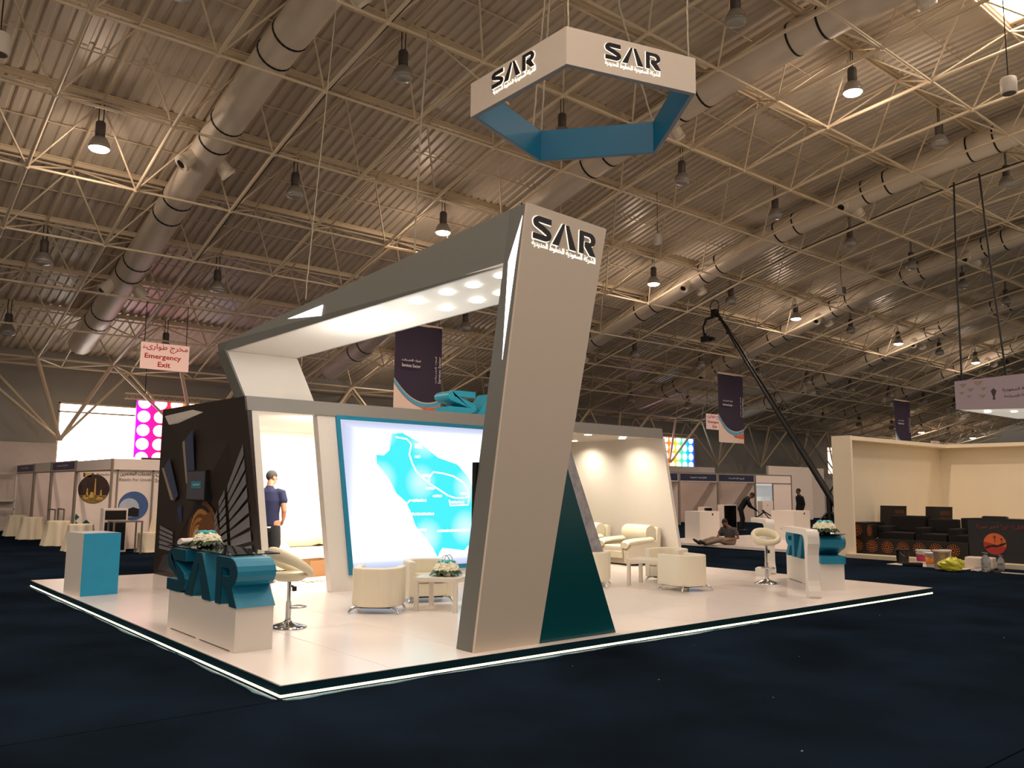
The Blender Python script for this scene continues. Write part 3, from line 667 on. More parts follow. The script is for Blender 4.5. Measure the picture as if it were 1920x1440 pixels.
# ---- pentagon hanging sign
PV = [(4.372, 1.45), (4.391, 3.581), (6.367, 4.238), (7.613, 2.651), (6.351, 0.861)]
cx = sum(p[0] for p in PV)/5; cyy = sum(p[1] for p in PV)/5
hs = thing('pentagon_sign', 'white five-sided ring sign with teal inside hung on ropes above the stand', 'sign', (cx, cyy, 7.2))
def inset(p, d): v = Vector((p[0]-cx, p[1]-cyy)); return tuple(Vector((cx, cyy))+v*(1-d/v.length))
Z0, Z1 = 7.2, 7.735
SIGNW = mat('sign_white_paint', (222, 208, 192), 0.5, var=0.02); RIM = mat('sign_grey_rim', (120, 128, 138), 0.5)
SIGNT = mat('sign_teal_blue', (10, 108, 146), 0.45, var=0.04)
for k in range(5):
    a, c = PV[k], PV[(k+1) % 5]; a2, c2 = inset(a, 0.10), inset(c, 0.10); a3, c3 = inset(a, 0.012), inset(c, 0.012); a4, c4 = inset(a, 0.09), inset(c, 0.09)
    obj('outer_face', M().hexa([(*a, Z0+0.004), (*c, Z0+0.004), (*c3, Z0+0.004), (*a3, Z0+0.004)], [(*a, Z1), (*c, Z1), (*c3, Z1), (*a3, Z1)]), SIGNW, hs, world=True)
    obj('inner_face', M().hexa([(*a4, Z0+0.004), (*c4, Z0+0.004), (*c2, Z0+0.004), (*a2, Z0+0.004)], [(*a4, Z1), (*c4, Z1), (*c2, Z1), (*a2, Z1)]), SIGNT, hs, world=True)
    obj('bottom_rim', M().hexa([(*a3, Z0), (*c3, Z0), (*c4, Z0), (*a4, Z0)], [(*a3, Z0+0.03), (*c3, Z0+0.03), (*c4, Z0+0.03), (*a4, Z0+0.03)]), RIM, hs, world=True)
logo(hs, (4.383, 3.03, 7.435), (-0.009, -1, 0), (0, 0, 1), 0.95, 0.235, LETTER, GLOW, depth=0.016, gap=0.007)
text('lettering', AR1, GLOWT, hs, (4.381, 3.02, 7.335), (-0.009, -1, 0), (0, 0, 1), 0.95, 0.085, 0.005, 0.0)
d = Vector((6.351-4.372, 0.861-1.45, 0)).normalized(); s0 = Vector((4.372, 1.45, 0))+d*0.585
logo(hs, (s0.x, s0.y, 7.405), d, (0, 0, 1), 0.88, 0.235, LETTER, GLOW, depth=0.016, gap=0.007)
text('lettering', AR1, GLOWT, hs, (s0.x, s0.y-0.001, 7.305), d, (0, 0, 1), 0.88, 0.085, 0.005, 0.0)
def rope(pts, label, r=0.014, m=ROPE):
    P = []
    for a, c in zip(pts, pts[1:]):
        a, c = Vector(a), Vector(c); n = max(2, int((c-a).length/0.12))
        P += [a+(c-a)*q/n+Vector((0.004*math.sin(q*2.1), 0.004*math.cos(q*2.1), 0)) for q in range(n)]
    P.append(Vector(pts[-1]))
    t = tag(obj('rope', M().tube(P, r, 6), m), label, 'rope'); return t
rope([(4.45, 1.50, 7.74), (4.47, 1.50, roof_z(1.5)+0.9)], 'rope holding the nearest corner of the pentagon sign')
rope([(6.28, 0.93, 7.74), (6.28, 0.95, roof_z(0.9)+0.9)], 'rope holding the right corner of the pentagon sign')
rope([(6.32, 4.12, 7.74), (5.3, 2.6, roof_z(2.6)+0.1), (6.1, 4.08, 7.74)], 'rope looped through the roof frame from the rear left corner of the pentagon sign')
rope([(7.50, 2.65, 7.74), (5.9, 1.9, 8.8), (5.3, 1.5, 9.6), (5.0, 1.3, roof_z(1.3)+0.1)], 'slack rope from the rear right corner of the pentagon sign')
rope([(5.3, 3.75, 7.74), (6.2, 7.5, 10.85)], 'pale rope slanting from the pentagon sign up to the long knotted rope')
rope([(6.235, 7.5, 11.0), (6.2, 7.5, 10.85), (6.08, 7.5, 9.06), (5.99, 7.5, 6.25)], 'long knotted rope hanging with a wooden slat at its end', 0.02)
tag(obj('wooden_slat', M().hexa([(5.30, 7.48, 6.19), (6.01, 7.48, 6.215), (6.01, 7.50, 6.215), (5.30, 7.50, 6.19)], [(5.30, 7.48, 6.22), (6.01, 7.48, 6.255), (6.01, 7.50, 6.255), (5.30, 7.50, 6.22)]), mat('pale_wood', (206, 168, 118), 0.6, var=0.15)), 'pale wooden slat tied to the end of the long knotted rope', 'slat')
rope([(4.12, 7.5, 11.0), (3.95, 7.5, 8.5), (3.72, 7.5, 5.2), (3.66, 7.5, 2.9)], 'thin long rope hanging down behind the grey overhead beam', 0.011)
# ================================================================ FURNITURE ON THE STAND
PZ = 0.10
DKSLOT = mat('shadow_gap_black', (16, 15, 15), 0.9)
def letter_counter(label, loc, rz):
    """local frame: x along the counter (letters read from x=0), y into the counter, front face at y=0"""
    t = thing('letter_counter', label, 'counter', loc, rz)
    obj('plinth', M().box(0, 0, 0.012, 1.82, 0.365, 0.40).box(0.0, 0, 0, 0.10, 0.365, 0.012).box(0.85, 0, 0, 0.95, 0.365, 0.012).box(1.72, 0, 0, 1.82, 0.365, 0.012), WHITE, t)
    obj('shadow_gap', M().box(0.02, 0.02, 0.0, 1.8, 0.345, 0.011), DKSLOT, t)
    logo(t, (-0.07, 0.0, 0.40), (1, 0, 0), (0, 0, 1), 1.90, 0.44, TEAL, depth=0.372, gap=-0.372, solid=True, world=False)
    logo(t, (-0.07, -0.004, 0.40), (1, 0, 0), (0, 0, 1), 1.90, 0.44, mat('deep_teal_face', (8, 66, 82), 0.4), depth=0.004, gap=0.0, solid=True, name='letter_face', world=False)
    gl = obj('glass_top', M().box(-0.18, 0.02, 0.852, 1.58, 0.52, 0.862), GLASS, t, bev=0.002)
    for x in (0.16, 1.46):
        for y in (0.06, 0.30):
            obj('standoff', M().cyl((x, y, 0.80), (x, y, 0.868), 0.012, n=10), CHROME, t)
    return t
letter_counter('white counter topped by teal letters and glass shelf near the left edge', (0.2, 3.24, PZ), -PI/2)
u = math.radians(48)
# the right counter faces away from the camera; its letters read from the far side
ox, oy = 9.51, 0.64
letter_counter('white counter with teal letters seen from behind at the right corner', (ox, oy, PZ), u)
def flowers(name_label, loc, r, teal=True, greens=10, handle=False):
    t = thing('flower_arrangement', name_label, 'flowers', loc, 0.4)
    LEAF = mat('dark_green_leaf', (42, 66, 34), 0.4, var=0.25); PET = mat('cream_petal', (238, 230, 202), 0.6, var=0.05); TB = mat('teal_ribbon', (60, 176, 184), 0.35)
    obj('bowl', M().lathe([(r*0.35, 0), (r*0.55, 0.02), (r*0.62, r*0.35), (r*0.5, r*0.35)], 14), mat('dark_green_foil', (30, 44, 28), 0.35), t)
    for k in range(greens):
        a = 2*PI*k/greens+random.uniform(-.15, .15); L = r*random.uniform(0.95, 1.3)
        ca, sa = math.cos(a), math.sin(a); w = 0.26*r
        pts = [(0.3*r, 0.25*r, 0.4), (0.85*r, 0.42*r, 1.2), (L*1.1, 0.10*r, 0.10)]
        b = M(); vs = []
        for d, z, ww in pts: vs += [(d*ca-ww*w*sa, d*sa+ww*w*ca, z), (d*ca+ww*w*sa, d*sa-ww*w*ca, z)]
        lo = [(x, y, z-0.006) for x, y, z in vs]
        b.add(vs+lo, [(0, 1, 3, 2), (2, 3, 5, 4), (6, 8, 9, 7), (8, 10, 11, 9), (0, 2, 8, 6), (2, 4, 10, 8), (1, 7, 9, 3), (3, 9, 11, 5)], True)
        obj('leaf', b, LEAF, t)
    fm = M()
    for k in range(6):
        a = 2*PI*k/6; fm.ball((0.028*math.cos(a), 0.028*math.sin(a), 0.0), (0.026, 0.026, 0.014), 6, 4)
    fm.ball((0, 0, 0.008), 0.02, 6, 4)
    me = fm.mesh('blossom'); me.materials.append(PET)
    n = 34
    for k in range(n):
        ph = math.acos(1-0.95*(k+0.5)/n); a = k*2.399963
        p = Vector((math.sin(ph)*math.cos(a)*0.82*r, math.sin(ph)*math.sin(a)*0.82*r, 0.28*r+math.cos(ph)*0.62*r))
        o = link('blossom', me, None, t); o.location = p; o.rotation_mode = 'QUATERNION'; o.rotation_quaternion = (p-Vector((0, 0, 0.2*r))).to_track_quat('Z', 'Y'); s = r/0.17*random.uniform(0.85, 1.1); o.scale = (s, s, s)
    if teal:
        b = M()
        for k in range(5):
            a = 2*PI*k/5; b.ball((0.05*math.cos(a)*r/0.15, 0.05*math.sin(a)*r/0.15, 0.93*r), (0.05*r/0.15, 0.03*r/0.15, 0.022), 8, 5, Matrix.Rotation(a, 3, 'Z'))
        obj('ribbon_bow', b, TB, t)
    if handle:
        for off in (-0.05, 0.06):
            obj('wire_hoop', M().tube([(off+0.62*r*math.cos(a), 0.2*off, 0.75*r+0.62*r*math.sin(a)) for a in [PI*q/12 for q in range(13)]], 0.006, 5), mat('white_wire', (220, 216, 204), 0.4), t)
    return t
flowers('dome of cream flowers with teal bow on the left counter glass', (0.46, 2.92, 0.963), 0.16, greens=18)
cu, su = math.cos(u), math.sin(u)
flowers('dome of cream flowers with trailing green fronds on the right counter glass', (9.36, 0.86, 0.963), 0.19, greens=16)
# roll of white cloth on the glass
rr = thing('cloth_roll', 'crumpled roll of white cloth on the left counter glass end', 'cloth', (0.42, 3.34, 0.963), 0.5)
obj('roll', M().loft([[(x, 0.035*math.cos(2*PI*k/10)*(1+0.3*math.sin(3*x*20+k)), 0.035+0.033*math.sin(2*PI*k/10)*(1+0.2*math.sin(k*2+x*30))) for k in range(10)] for x in (-0.15, -0.10, -0.04, 0.03, 0.09, 0.14)]), mat('white_cloth', (228, 216, 210), 0.8), rr)

# ---- white and teal pedestal
pd = thing('pedestal', 'tall box pedestal, white side and teal front, on the platform left corner', 'pedestal', (0.10, 6.51, PZ))
obj('body', M().hexa([(0, 0, 0), (0.49, 0.06, 0), (0.42, 0.70, 0), (-0.06, 0.66, 0)], [(0, 0, 0.84), (0.49, 0.06, 0.84), (0.42, 0.70, 0.84), (-0.06, 0.66, 0.84)]), WHITE, pd)
pdt = mat('pedestal_teal', (30, 146, 186), 0.45)
obj('teal_front', M().hexa([(0.0, -0.012, 0), (0.494, 0.050, 0), (0.494, 0.058, 0), (0.0, -0.002, 0)], [(0.0, -0.012, 0.843), (0.494, 0.050, 0.843), (0.494, 0.058, 0.843), (0.0, -0.002, 0.843)]), pdt, pd)
obj('top_board', M().hexa([(0.006, 0.006, 0.84), (0.484, 0.064, 0.84), (0.416, 0.694, 0.84), (-0.052, 0.652, 0.84)], [(0.006, 0.006, 0.845), (0.484, 0.064, 0.845), (0.416, 0.694, 0.845), (-0.052, 0.652, 0.845)]), mat('top_grey', (150, 156, 162), 0.4), pd)

# ---- waterfall desks behind the right counter
def waterfall(label, loc, rz, L, H, wd):
    t = thing('waterfall_desk', label, 'desk', loc, rz)
    outer = [(0.03, 0.0), (-0.035, 0.0)]+[(-0.06, 0.03), (-0.055, 0.10), (-0.02, 0.17), (0.0, 0.24), (0.0, H-0.36), (-0.02, H-0.28), (-0.05, H-0.2)]+[(-0.05+0.11*(1-math.cos(a)), H-0.13+0.13*math.sin(a)) for a in [PI/2*q/6 for q in range(1, 7)]]+[(L, H), (L, H-0.085)]
    inner = [(0.24, H-0.085)]+[(0.12+0.12*(1-math.sin(a)), H-0.185+0.10*math.cos(a)) for a in [PI/2*q/4 for q in range(1, 5)]]+[(0.12, 0.0)]
    obj('bent_board', M().prism(outer+inner, 'y', 0, wd), WHITE, t, bev=0.006)
    return t
waterfall('white bent waterfall desk standing in front of the right teal letters', (8.32, 0.36, PZ), u, 1.25, 0.96, 0.17)
waterfall('white bent waterfall desk behind the ring stool at the platform edge', (10.85, 2.72, PZ), u, 1.1, 0.99, 0.16)
tag(obj('white_block', M().box(0, 0, 0, 0.34, 0.22, 0.14).xf(Matrix.Translation((10.35, 2.55, PZ)) @ Matrix.Rotation(u-0.4, 4, 'Z')), WHITE, bev=0.004), 'small white block at the foot of the rear waterfall desk', 'block')

# ---- ring seat bar stools
SEAT = mat('cream_vinyl', (226, 216, 186), 0.4, var=0.03)
def stool(label, loc, rz, hgt, tilt):
    t = thing('bar_stool', label, 'stool', loc, rz, 'ring seat bar stools')
    obj('base', M().lathe([(0.205, 0), (0.205, 0.01), (0.15, 0.03), (0.06, 0.055), (0.034, 0.075), (0.03, 0.10)], 24), CHROME, t)
    obj('column', M().cyl((0, 0, 0.09), (0, 0, hgt*0.55), 0.030, n=16).cyl((0, 0, hgt*0.55), (0, 0, hgt), 0.021, n=16), CHROME, t)
    obj('footrest', M().tube([(0.10+0.105*math.cos(a), 0.105*math.sin(a), hgt*0.42) for a in [2*PI*q/20 for q in range(20)]], 0.010, 6, closed=True), CHROME, t)
    obj('lever', M().cyl((0.02, 0, hgt-0.06), (0.09, 0.02, hgt-0.09), 0.012, n=6).box(0.06, 0.005, hgt-0.125, 0.10, 0.035, hgt-0.075), BLACK, t)
    obj('seat', M().lathe([(0.02, hgt-0.01), (0.13, hgt-0.005), (0.185, hgt+0.03), (0.19, hgt+0.06), (0.16, hgt+0.085), (0.08, hgt+0.08), (0.01, hgt+0.075)], 24), SEAT, t)
    # padded ring that sweeps up from the seat front to a low back
    ring = []
    for q in range(28):
        a = 2*PI*q/28; c = Vector((0.22*math.cos(a), 0.20*math.sin(a), hgt+0.055+(0.5-0.5*math.cos(a))*tilt)); o2 = Vector((math.cos(a), math.sin(a), 0)); hh = 0.042+0.030*(0.5-0.5*math.cos(a)); ww = 0.040
        ring.append([c+o2*ww*math.cos(s)+Vector((0, 0, 1))*hh*math.sin(s) for s in [2*PI*k/10 for k in range(10)]])
    obj('back_ring', M().loft(ring, closed=True), SEAT, t)
    return t
stool('cream ring seat bar stool with chrome column beside the left counter', (1.22, 2.48, PZ), 0.15, 0.50, 0.24)
stool('cream ring seat bar stool with chrome column before the bent desks', (9.36, 1.92, PZ), -2.3, 0.62, 0.15)

# ---- tub chairs and low tables
def tub_shape(w, d, t):
    R = 0.25
    out = [(-w/2, -d/2), (-w/2, d/2-R)]+[(-w/2+R*(1-math.cos(a)), d/2-R+R*math.sin(a)) for a in [PI/2*q/7 for q in range(1, 8)]]+[(w/2-R*(1-math.sin(a)), d/2-R+R*math.cos(a)) for a in [PI/2*q/7 for q in range(0, 7)]]+[(w/2, d/2-R), (w/2, -d/2)]
    r = R-t+0.02
    inn = [(w/2-t, -d/2), (w/2-t, d/2-t-r)]+[(w/2-t-r*(1-math.cos(a)), d/2-t-r+r*math.sin(a)) for a in [PI/2*q/5 for q in range(1, 6)]]+[(-w/2+t+r*(1-math.sin(a)), d/2-t-r+r*math.cos(a)) for a in [PI/2*q/5 for q in range(0, 5)]]+[(-w/2+t, d/2-t-r), (-w/2+t, -d/2)]
    return out+inn
def tub_chair():
    t = thing('tub_chair', 'x', 'chair', (0, 0, PZ+0.013), 0, 'cream tub armchairs on the stand')
    w, d = 0.61, 0.57
    obj('shell', M().prism(tub_shape(w, d, 0.095), 'z', 0.065, 0.525), LEATHER, t, bev=0.022, seg=3)
    obj('seat_base', M().box(-w/2+0.09, -d/2+0.005, 0.07, w/2-0.09, d/2-0.08, 0.24), LEATHER, t, bev=0.015)
    obj('seat_cushion', M().box(-w/2+0.10, -d/2-0.012, 0.245, w/2-0.10, d/2-0.10, 0.345), LEATHER, t, bev=0.035, seg=3)
    for sx in (-1, 1):
        for sy in (-1, 1):
            p = [(sx*(w/2-0.12), sy*(d/2-0.12), 0.068), (sx*(w/2-0.06), sy*(d/2-0.06), 0.062), (sx*(w/2-0.025), sy*(d/2-0.03), 0.035), (sx*(w/2-0.005), sy*(d/2-0.01), 0.0)]
            obj('leg', M().tube(p, [0.018, 0.018, 0.015, 0.014], 8), CHROME, t)
    obj('underside_cloth', M().box(-w/2+0.12, -d/2+0.08, 0.045, w/2-0.12, d/2-0.1, 0.066), BLACK, t)
    return t
def aim(x, y, dx, dy): return math.atan2(dx, -dy)     # front (-y) turned to (dx, dy)
c0 = tub_chair(); c0['label'] = 'cream tub armchair with its back to us, left of the flower table'
ca_x, ca_y = 2.60, 3.02
place = lambda o, x, y, rz: (setattr(o, 'location', (x, y, PZ+0.013)), setattr(o, 'rotation_euler', (0, 0, rz)))
place(c0, 2.62, 2.96, math.radians(139))
dup(c0, (3.68, 3.47, PZ+0.013), math.radians(-20), 'cream tub armchair facing us behind the flower table')
dup(c0, (6.72, 3.38, PZ+0.013), math.radians(128), 'cream tub armchair half hidden by the dark teal triangle')
dup(c0, (8.34, 3.12, PZ+0.013), math.radians(-75), 'cream tub armchair behind the bare low table, partly covered')
dup(c0, (7.52, 2.13, PZ+0.013), math.radians(170), 'cream tub armchair with rounded back to us, right of the bare table')
TABW = mat('white_lacquer', (226, 216, 200), 0.35)
def low_table(label, loc, rz):
    t = thing('low_table', label, 'table', loc, rz, 'white square low tables')
    obj('tabletop', M().box(-0.28, -0.28, 0.36, 0.28, 0.28, 0.41), TABW, t, bev=0.003)
    for sx in (-1, 1):
        for sy in (-1, 1): obj('leg', M().box(sx*0.28 if sx < 0 else 0.23, sy*0.28 if sy < 0 else 0.23, 0, sx*0.23 if sx < 0 else 0.28, sy*0.23 if sy < 0 else 0.28, 0.36), TABW, t)
    return t
low_table('white square low table carrying a flower basket', (3.36, 2.62, PZ), math.radians(34))
low_table('bare white square low table between the right hand armchairs', (7.62, 2.92, PZ), math.radians(20))
flowers('basket of cream flowers and ferns with wire hoops on the low table', (3.42, 2.64, PZ+0.41), 0.185, greens=14, handle=True)

# ---- padded armchairs in the lounge and sofa in the store
def big_chair(label, loc, rz, width=0.98, seats=1, cat='armchair', name='padded_armchair'):
    t = thing(name, label, cat, loc, rz)
    w, d = width, 0.88
    obj('base', M().box(-w/2+0.05, -d/2+0.05, 0.03, w/2-0.05, d/2, 0.26), LEATHER, t, bev=0.03)
    for sx in (-1, 1):
        x0, x1 = (-w/2, -w/2+0.2) if sx < 0 else (w/2-0.2, w/2)
        obj('arm', M().prism([(-d/2+0.03, 0.03), (d/2-0.05, 0.03), (d/2-0.1, 0.5), (-d/2+0.10, 0.42), (-d/2, 0.30)], 'x', x0+0.02, x1-0.02), LEATHER, t, bev=0.03)
        obj('arm_pad', M().loft([[(0.5*(x0+x1)+0.13*math.cos(2*PI*k/12), y, z+0.06*math.sin(2*PI*k/12)) for k in range(12)] for y, z in ((-d/2-0.02, 0.40), (-d/2+0.03, 0.45), (-d/4, 0.475), (0.1, 0.49), (d/2-0.22, 0.50))]), LEATHER, t)
    sw = (w-0.36)/seats
    for k in range(seats):
        x0 = -w/2+0.18+k*sw
        obj('seat_cushion', M().box(x0+0.005, -d/2-0.01, 0.25, x0+sw-0.005, d/2-0.2, 0.39), LEATHER, t, bev=0.045, seg=3)
        obj('front_flap', M().box(x0+0.01, -d/2-0.022, 0.14, x0+sw-0.01, -d/2+0.03, 0.28), LEATHER, t, bev=0.01)
        x0b, x1b = (x0-0.08*(k == 0), x0+sw+0.08*(k == seats-1))
        rings = []
        for q in range(7):
            x = x0b+(x1b-x0b)*q/6; sc = 0.86 if q in (0, 6) else 1.0
            rings.append([(x, d/2-0.2+yy*sc, 0.66+(zz-0.66)*sc) for yy, zz in ((-0.10, 0.40), (-0.13, 0.52), (-0.16, 0.62), (-0.13, 0.74), (-0.04, 0.80), (0.08, 0.79), (0.16, 0.70), (0.14, 0.55), (0.08, 0.42))])
        obj('back_cushion', M().loft(rings), LEATHER, t)
    obj('back_shell', M().prism([(d/2-0.14, 0.03), (d/2, 0.03), (d/2+0.06, 0.74), (d/2-0.05, 0.76)], 'x', -w/2+0.06, w/2-0.06), LEATHER, t, bev=0.025)
    for sx in (-1, 1):
        for sy in (-1, 1): obj('foot', M().cyl((sx*(w/2-0.12), sy*(d/2-0.14), 0), (sx*(w/2-0.12), sy*(d/2-0.14), 0.04), 0.03, n=8), BLACK, t)
    return t
big_chair('padded cream leather armchair nearest the lounge opening', (10.30, 5.78, PZ), math.radians(-98), 0.98)
big_chair('padded cream leather armchair deeper in the lounge, by the marbled strip', (10.25, 7.15, PZ), math.radians(-98), 0.98)
big_chair('long cream leather sofa inside the bright store doorway', (4.75, 8.52, PZ), 0.0, 2.2, 2, 'sofa', 'leather_sofa')
cb = thing('cardboard_box', 'open brown cardboard box on the store floor behind the bar stool', 'box', (3.98, 7.3, PZ), math.radians(18))
KRAFT = mat('brown_cardboard', (150, 108, 68), 0.8, var=0.06)
w_, d_, h_ = 0.62, 0.40, 0.27
for nm, q in (('side_panel', (-w_/2, -d_/2, 0, w_/2, -d_/2+0.008, h_)), ('side_panel', (-w_/2, d_/2-0.008, 0, w_/2, d_/2, h_)), ('end_panel', (-w_/2, -d_/2+0.008, 0, -w_/2+0.008, d_/2-0.008, h_)), ('end_panel', (w_/2-0.008, -d_/2+0.008, 0, w_/2, d_/2-0.008, h_)), ('bottom', (-w_/2+0.008, -d_/2+0.008, 0, w_/2-0.008, d_/2-0.008, 0.008))):
    obj(nm, M().box(*q), KRAFT, cb)
b = M()
for k in range(14):
    x, y = 3.45+random.uniform(-.22, .25), 6.4+random.uniform(-.1, .1); b.ball((x, y, PZ+0.012), (random.uniform(.02, .05), random.uniform(.01, .03), 0.012), 6, 4)
tag(obj('wood_scraps', b, mat('pale_scrap', (204, 184, 150), 0.8, var=0.2)), 'loose pale scraps on the store floor below the cardboard box', 'scraps', kind='stuff')
# ================================================================ PEOPLE
def ring(c, d, side, rx, ry, n=12):
    d = Vector(d).normalized(); a = Vector(side)-d*Vector(side).dot(d)
    a = a.normalized() if a.length > 1e-4 else d.orthogonal().normalized()
    b = d.cross(a); c = Vector(c)
    return [c+a*rx*math.cos(2*PI*k/n)+b*ry*math.sin(2*PI*k/n) for k in range(n)]
def limb(b, pts, side=(1, 0, 0), n=12):
    """pts: (point, rx, ry); a closed tapering limb with rounded ends"""
    P = [(Vector(p), rx, ry) for p, rx, ry in pts]; rings = []
    for i, (p, rx, ry) in enumerate(P):
        d = P[min(i+1, len(P)-1)][0]-P[max(i-1, 0)][0]
        if i == 0: rings.append(ring(p-d.normalized()*rx*0.6, d, side, rx*0.55, ry*0.55, n))
        rings.append(ring(p, d, side, rx, ry, n))
        if i == len(P)-1: rings.append(ring(p+d.normalized()*rx*0.6, d, side, rx*0.55, ry*0.55, n))
    b.loft(rings)
def fuse(name, b, m, parent, vox, label=None):
    """melt overlapping closed shapes into one continuous skin"""
    me = b.mesh(name); o = bpy.data.objects.new(name, me); COL.objects.link(o)
    r = o.modifiers.new('remesh', 'REMESH'); r.mode = 'VOXEL'; r.voxel_size = vox
    s = o.modifiers.new('smooth', 'SMOOTH'); s.iterations = 4; s.factor = 0.5
    m2 = bpy.data.meshes.new_from_object(o.evaluated_get(bpy.context.evaluated_depsgraph_get())); m2.name = name
    bpy.data.objects.remove(o)
    for p in m2.polygons: p.use_smooth = True
    m2.materials.clear(); q = link(name, m2, m, parent)
    if label: q['label'] = label
    return q
def hand(b, wrist, dirv, palm, s=1.0, curl=0.5):
    """palm with four unequal bent fingers and a thumb from the side of the palm"""
    w = Vector(wrist); d = Vector(dirv).normalized(); nrm = Vector(palm).normalized(); sd = d.cross(nrm).normalized()
    limb(b, [(w, 0.026*s, 0.019*s), (w+d*0.05*s, 0.040*s, 0.017*s), (w+d*0.09*s, 0.041*s, 0.015*s)], sd, 10)
    for k, (off, L) in enumerate(((-0.03, 0.062), (-0.010, 0.076), (0.011, 0.070), (0.031, 0.054))):
        p0 = w+d*0.085*s+sd*off*s; p1 = p0+(d*(1-0.25*curl)+nrm*0.5*curl)*L*0.5*s; p2 = p1+(d*(0.8-0.8*curl)+nrm*0.9*curl)*L*0.5*s
        limb(b, [(p0, 0.0095*s, 0.0095*s), (p1, 0.009*s, 0.009*s), (p2, 0.0075*s, 0.0075*s)], sd, 8)
    t0 = w+d*0.025*s-sd*0.03*s; t1 = t0+(d*0.7-sd*0.6+nrm*0.2).normalized()*0.04*s; t2 = t1+(d*0.9+nrm*0.4).normalized()*0.03*s
    limb(b, [(t0, 0.012*s, 0.012*s), (t1, 0.011*s, 0.011*s), (t2, 0.008*s, 0.008*s)], sd, 8)
def head(b, c, fwd, up, s=1.0):
    """skull, jaw, nose, ears, brow; c is the head centre"""
    c = Vector(c); f = Vector(fwd).normalized(); u_ = Vector(up); u_ = (u_-f*u_.dot(f)).normalized(); r = f.cross(u_)
    R3 = Matrix((r, f, u_)).transposed()
    b.ball(c+u_*0.03*s-f*0.012*s, (0.076*s, 0.094*s, 0.092*s), 16, 12, R3)
    b.ball(c-u_*0.045*s+f*0.022*s, (0.058*s, 0.070*s, 0.072*s), 14, 10, R3)
    b.ball(c+f*0.094*s-u_*0.018*s, (0.014*s, 0.02*s, 0.026*s), 8, 6, R3)
    b.ball(c+f*0.076*s+u_*0.018*s, (0.05*s, 0.014*s, 0.012*s), 8, 6, R3)
    b.ball(c+f*0.078*s-u_*0.06*s, (0.026*s, 0.014*s, 0.011*s), 8, 6, R3)
    for sg in (-1, 1): b.ball(c+r*0.078*s*sg-f*0.008*s-u_*0.01*s, (0.012*s, 0.024*s, 0.034*s), 8, 6, R3)
    return R3, c, f, u_, r
def head_extras(t, H, hairm, s=1.0, beard=None):
    R3, c, f, u_, r = H; b = M()
    for sg in (-1, 1): b.ball(c+f*0.083*s+r*0.030*s*sg+u_*0.002*s, (0.013*s, 0.010*s, 0.008*s), 8, 6, R3)
    obj('eyes', b, mat('eye_dark', (30, 24, 22), 0.2), t)
    h = M(); rings = []
    for k in range(7):
        th = PI*0.02+PI*0.60*k/6; rr = []
        for q in range(16):
            a = 2*PI*q/16; back = 0.5-0.5*math.sin(a)      # 1 at the back of the head
            tt = th*(0.66+0.62*back); v = Vector((0.081*s*math.sin(tt)*math.cos(a), 0.099*s*math.sin(tt)*math.sin(a), 0.098*s*math.cos(tt)))
            rr.append(c+u_*0.03*s-f*0.012*s+R3 @ v)
        rings.append(rr)
    inner = [[c+u_*0.03*s-f*0.012*s+(p-(c+u_*0.03*s-f*0.012*s))*0.94 for p in rings[-1]]]
    h.loft(rings+inner); obj('hair', h, hairm, t)
    if beard:
        bb = M(); bb.ball(c-u_*0.075*s+f*0.035*s, (0.056*s, 0.062*s, 0.045*s), 12, 8, R3); obj('beard', bb, beard, t)
def V(x, y, z): return Vector((x, y, z))

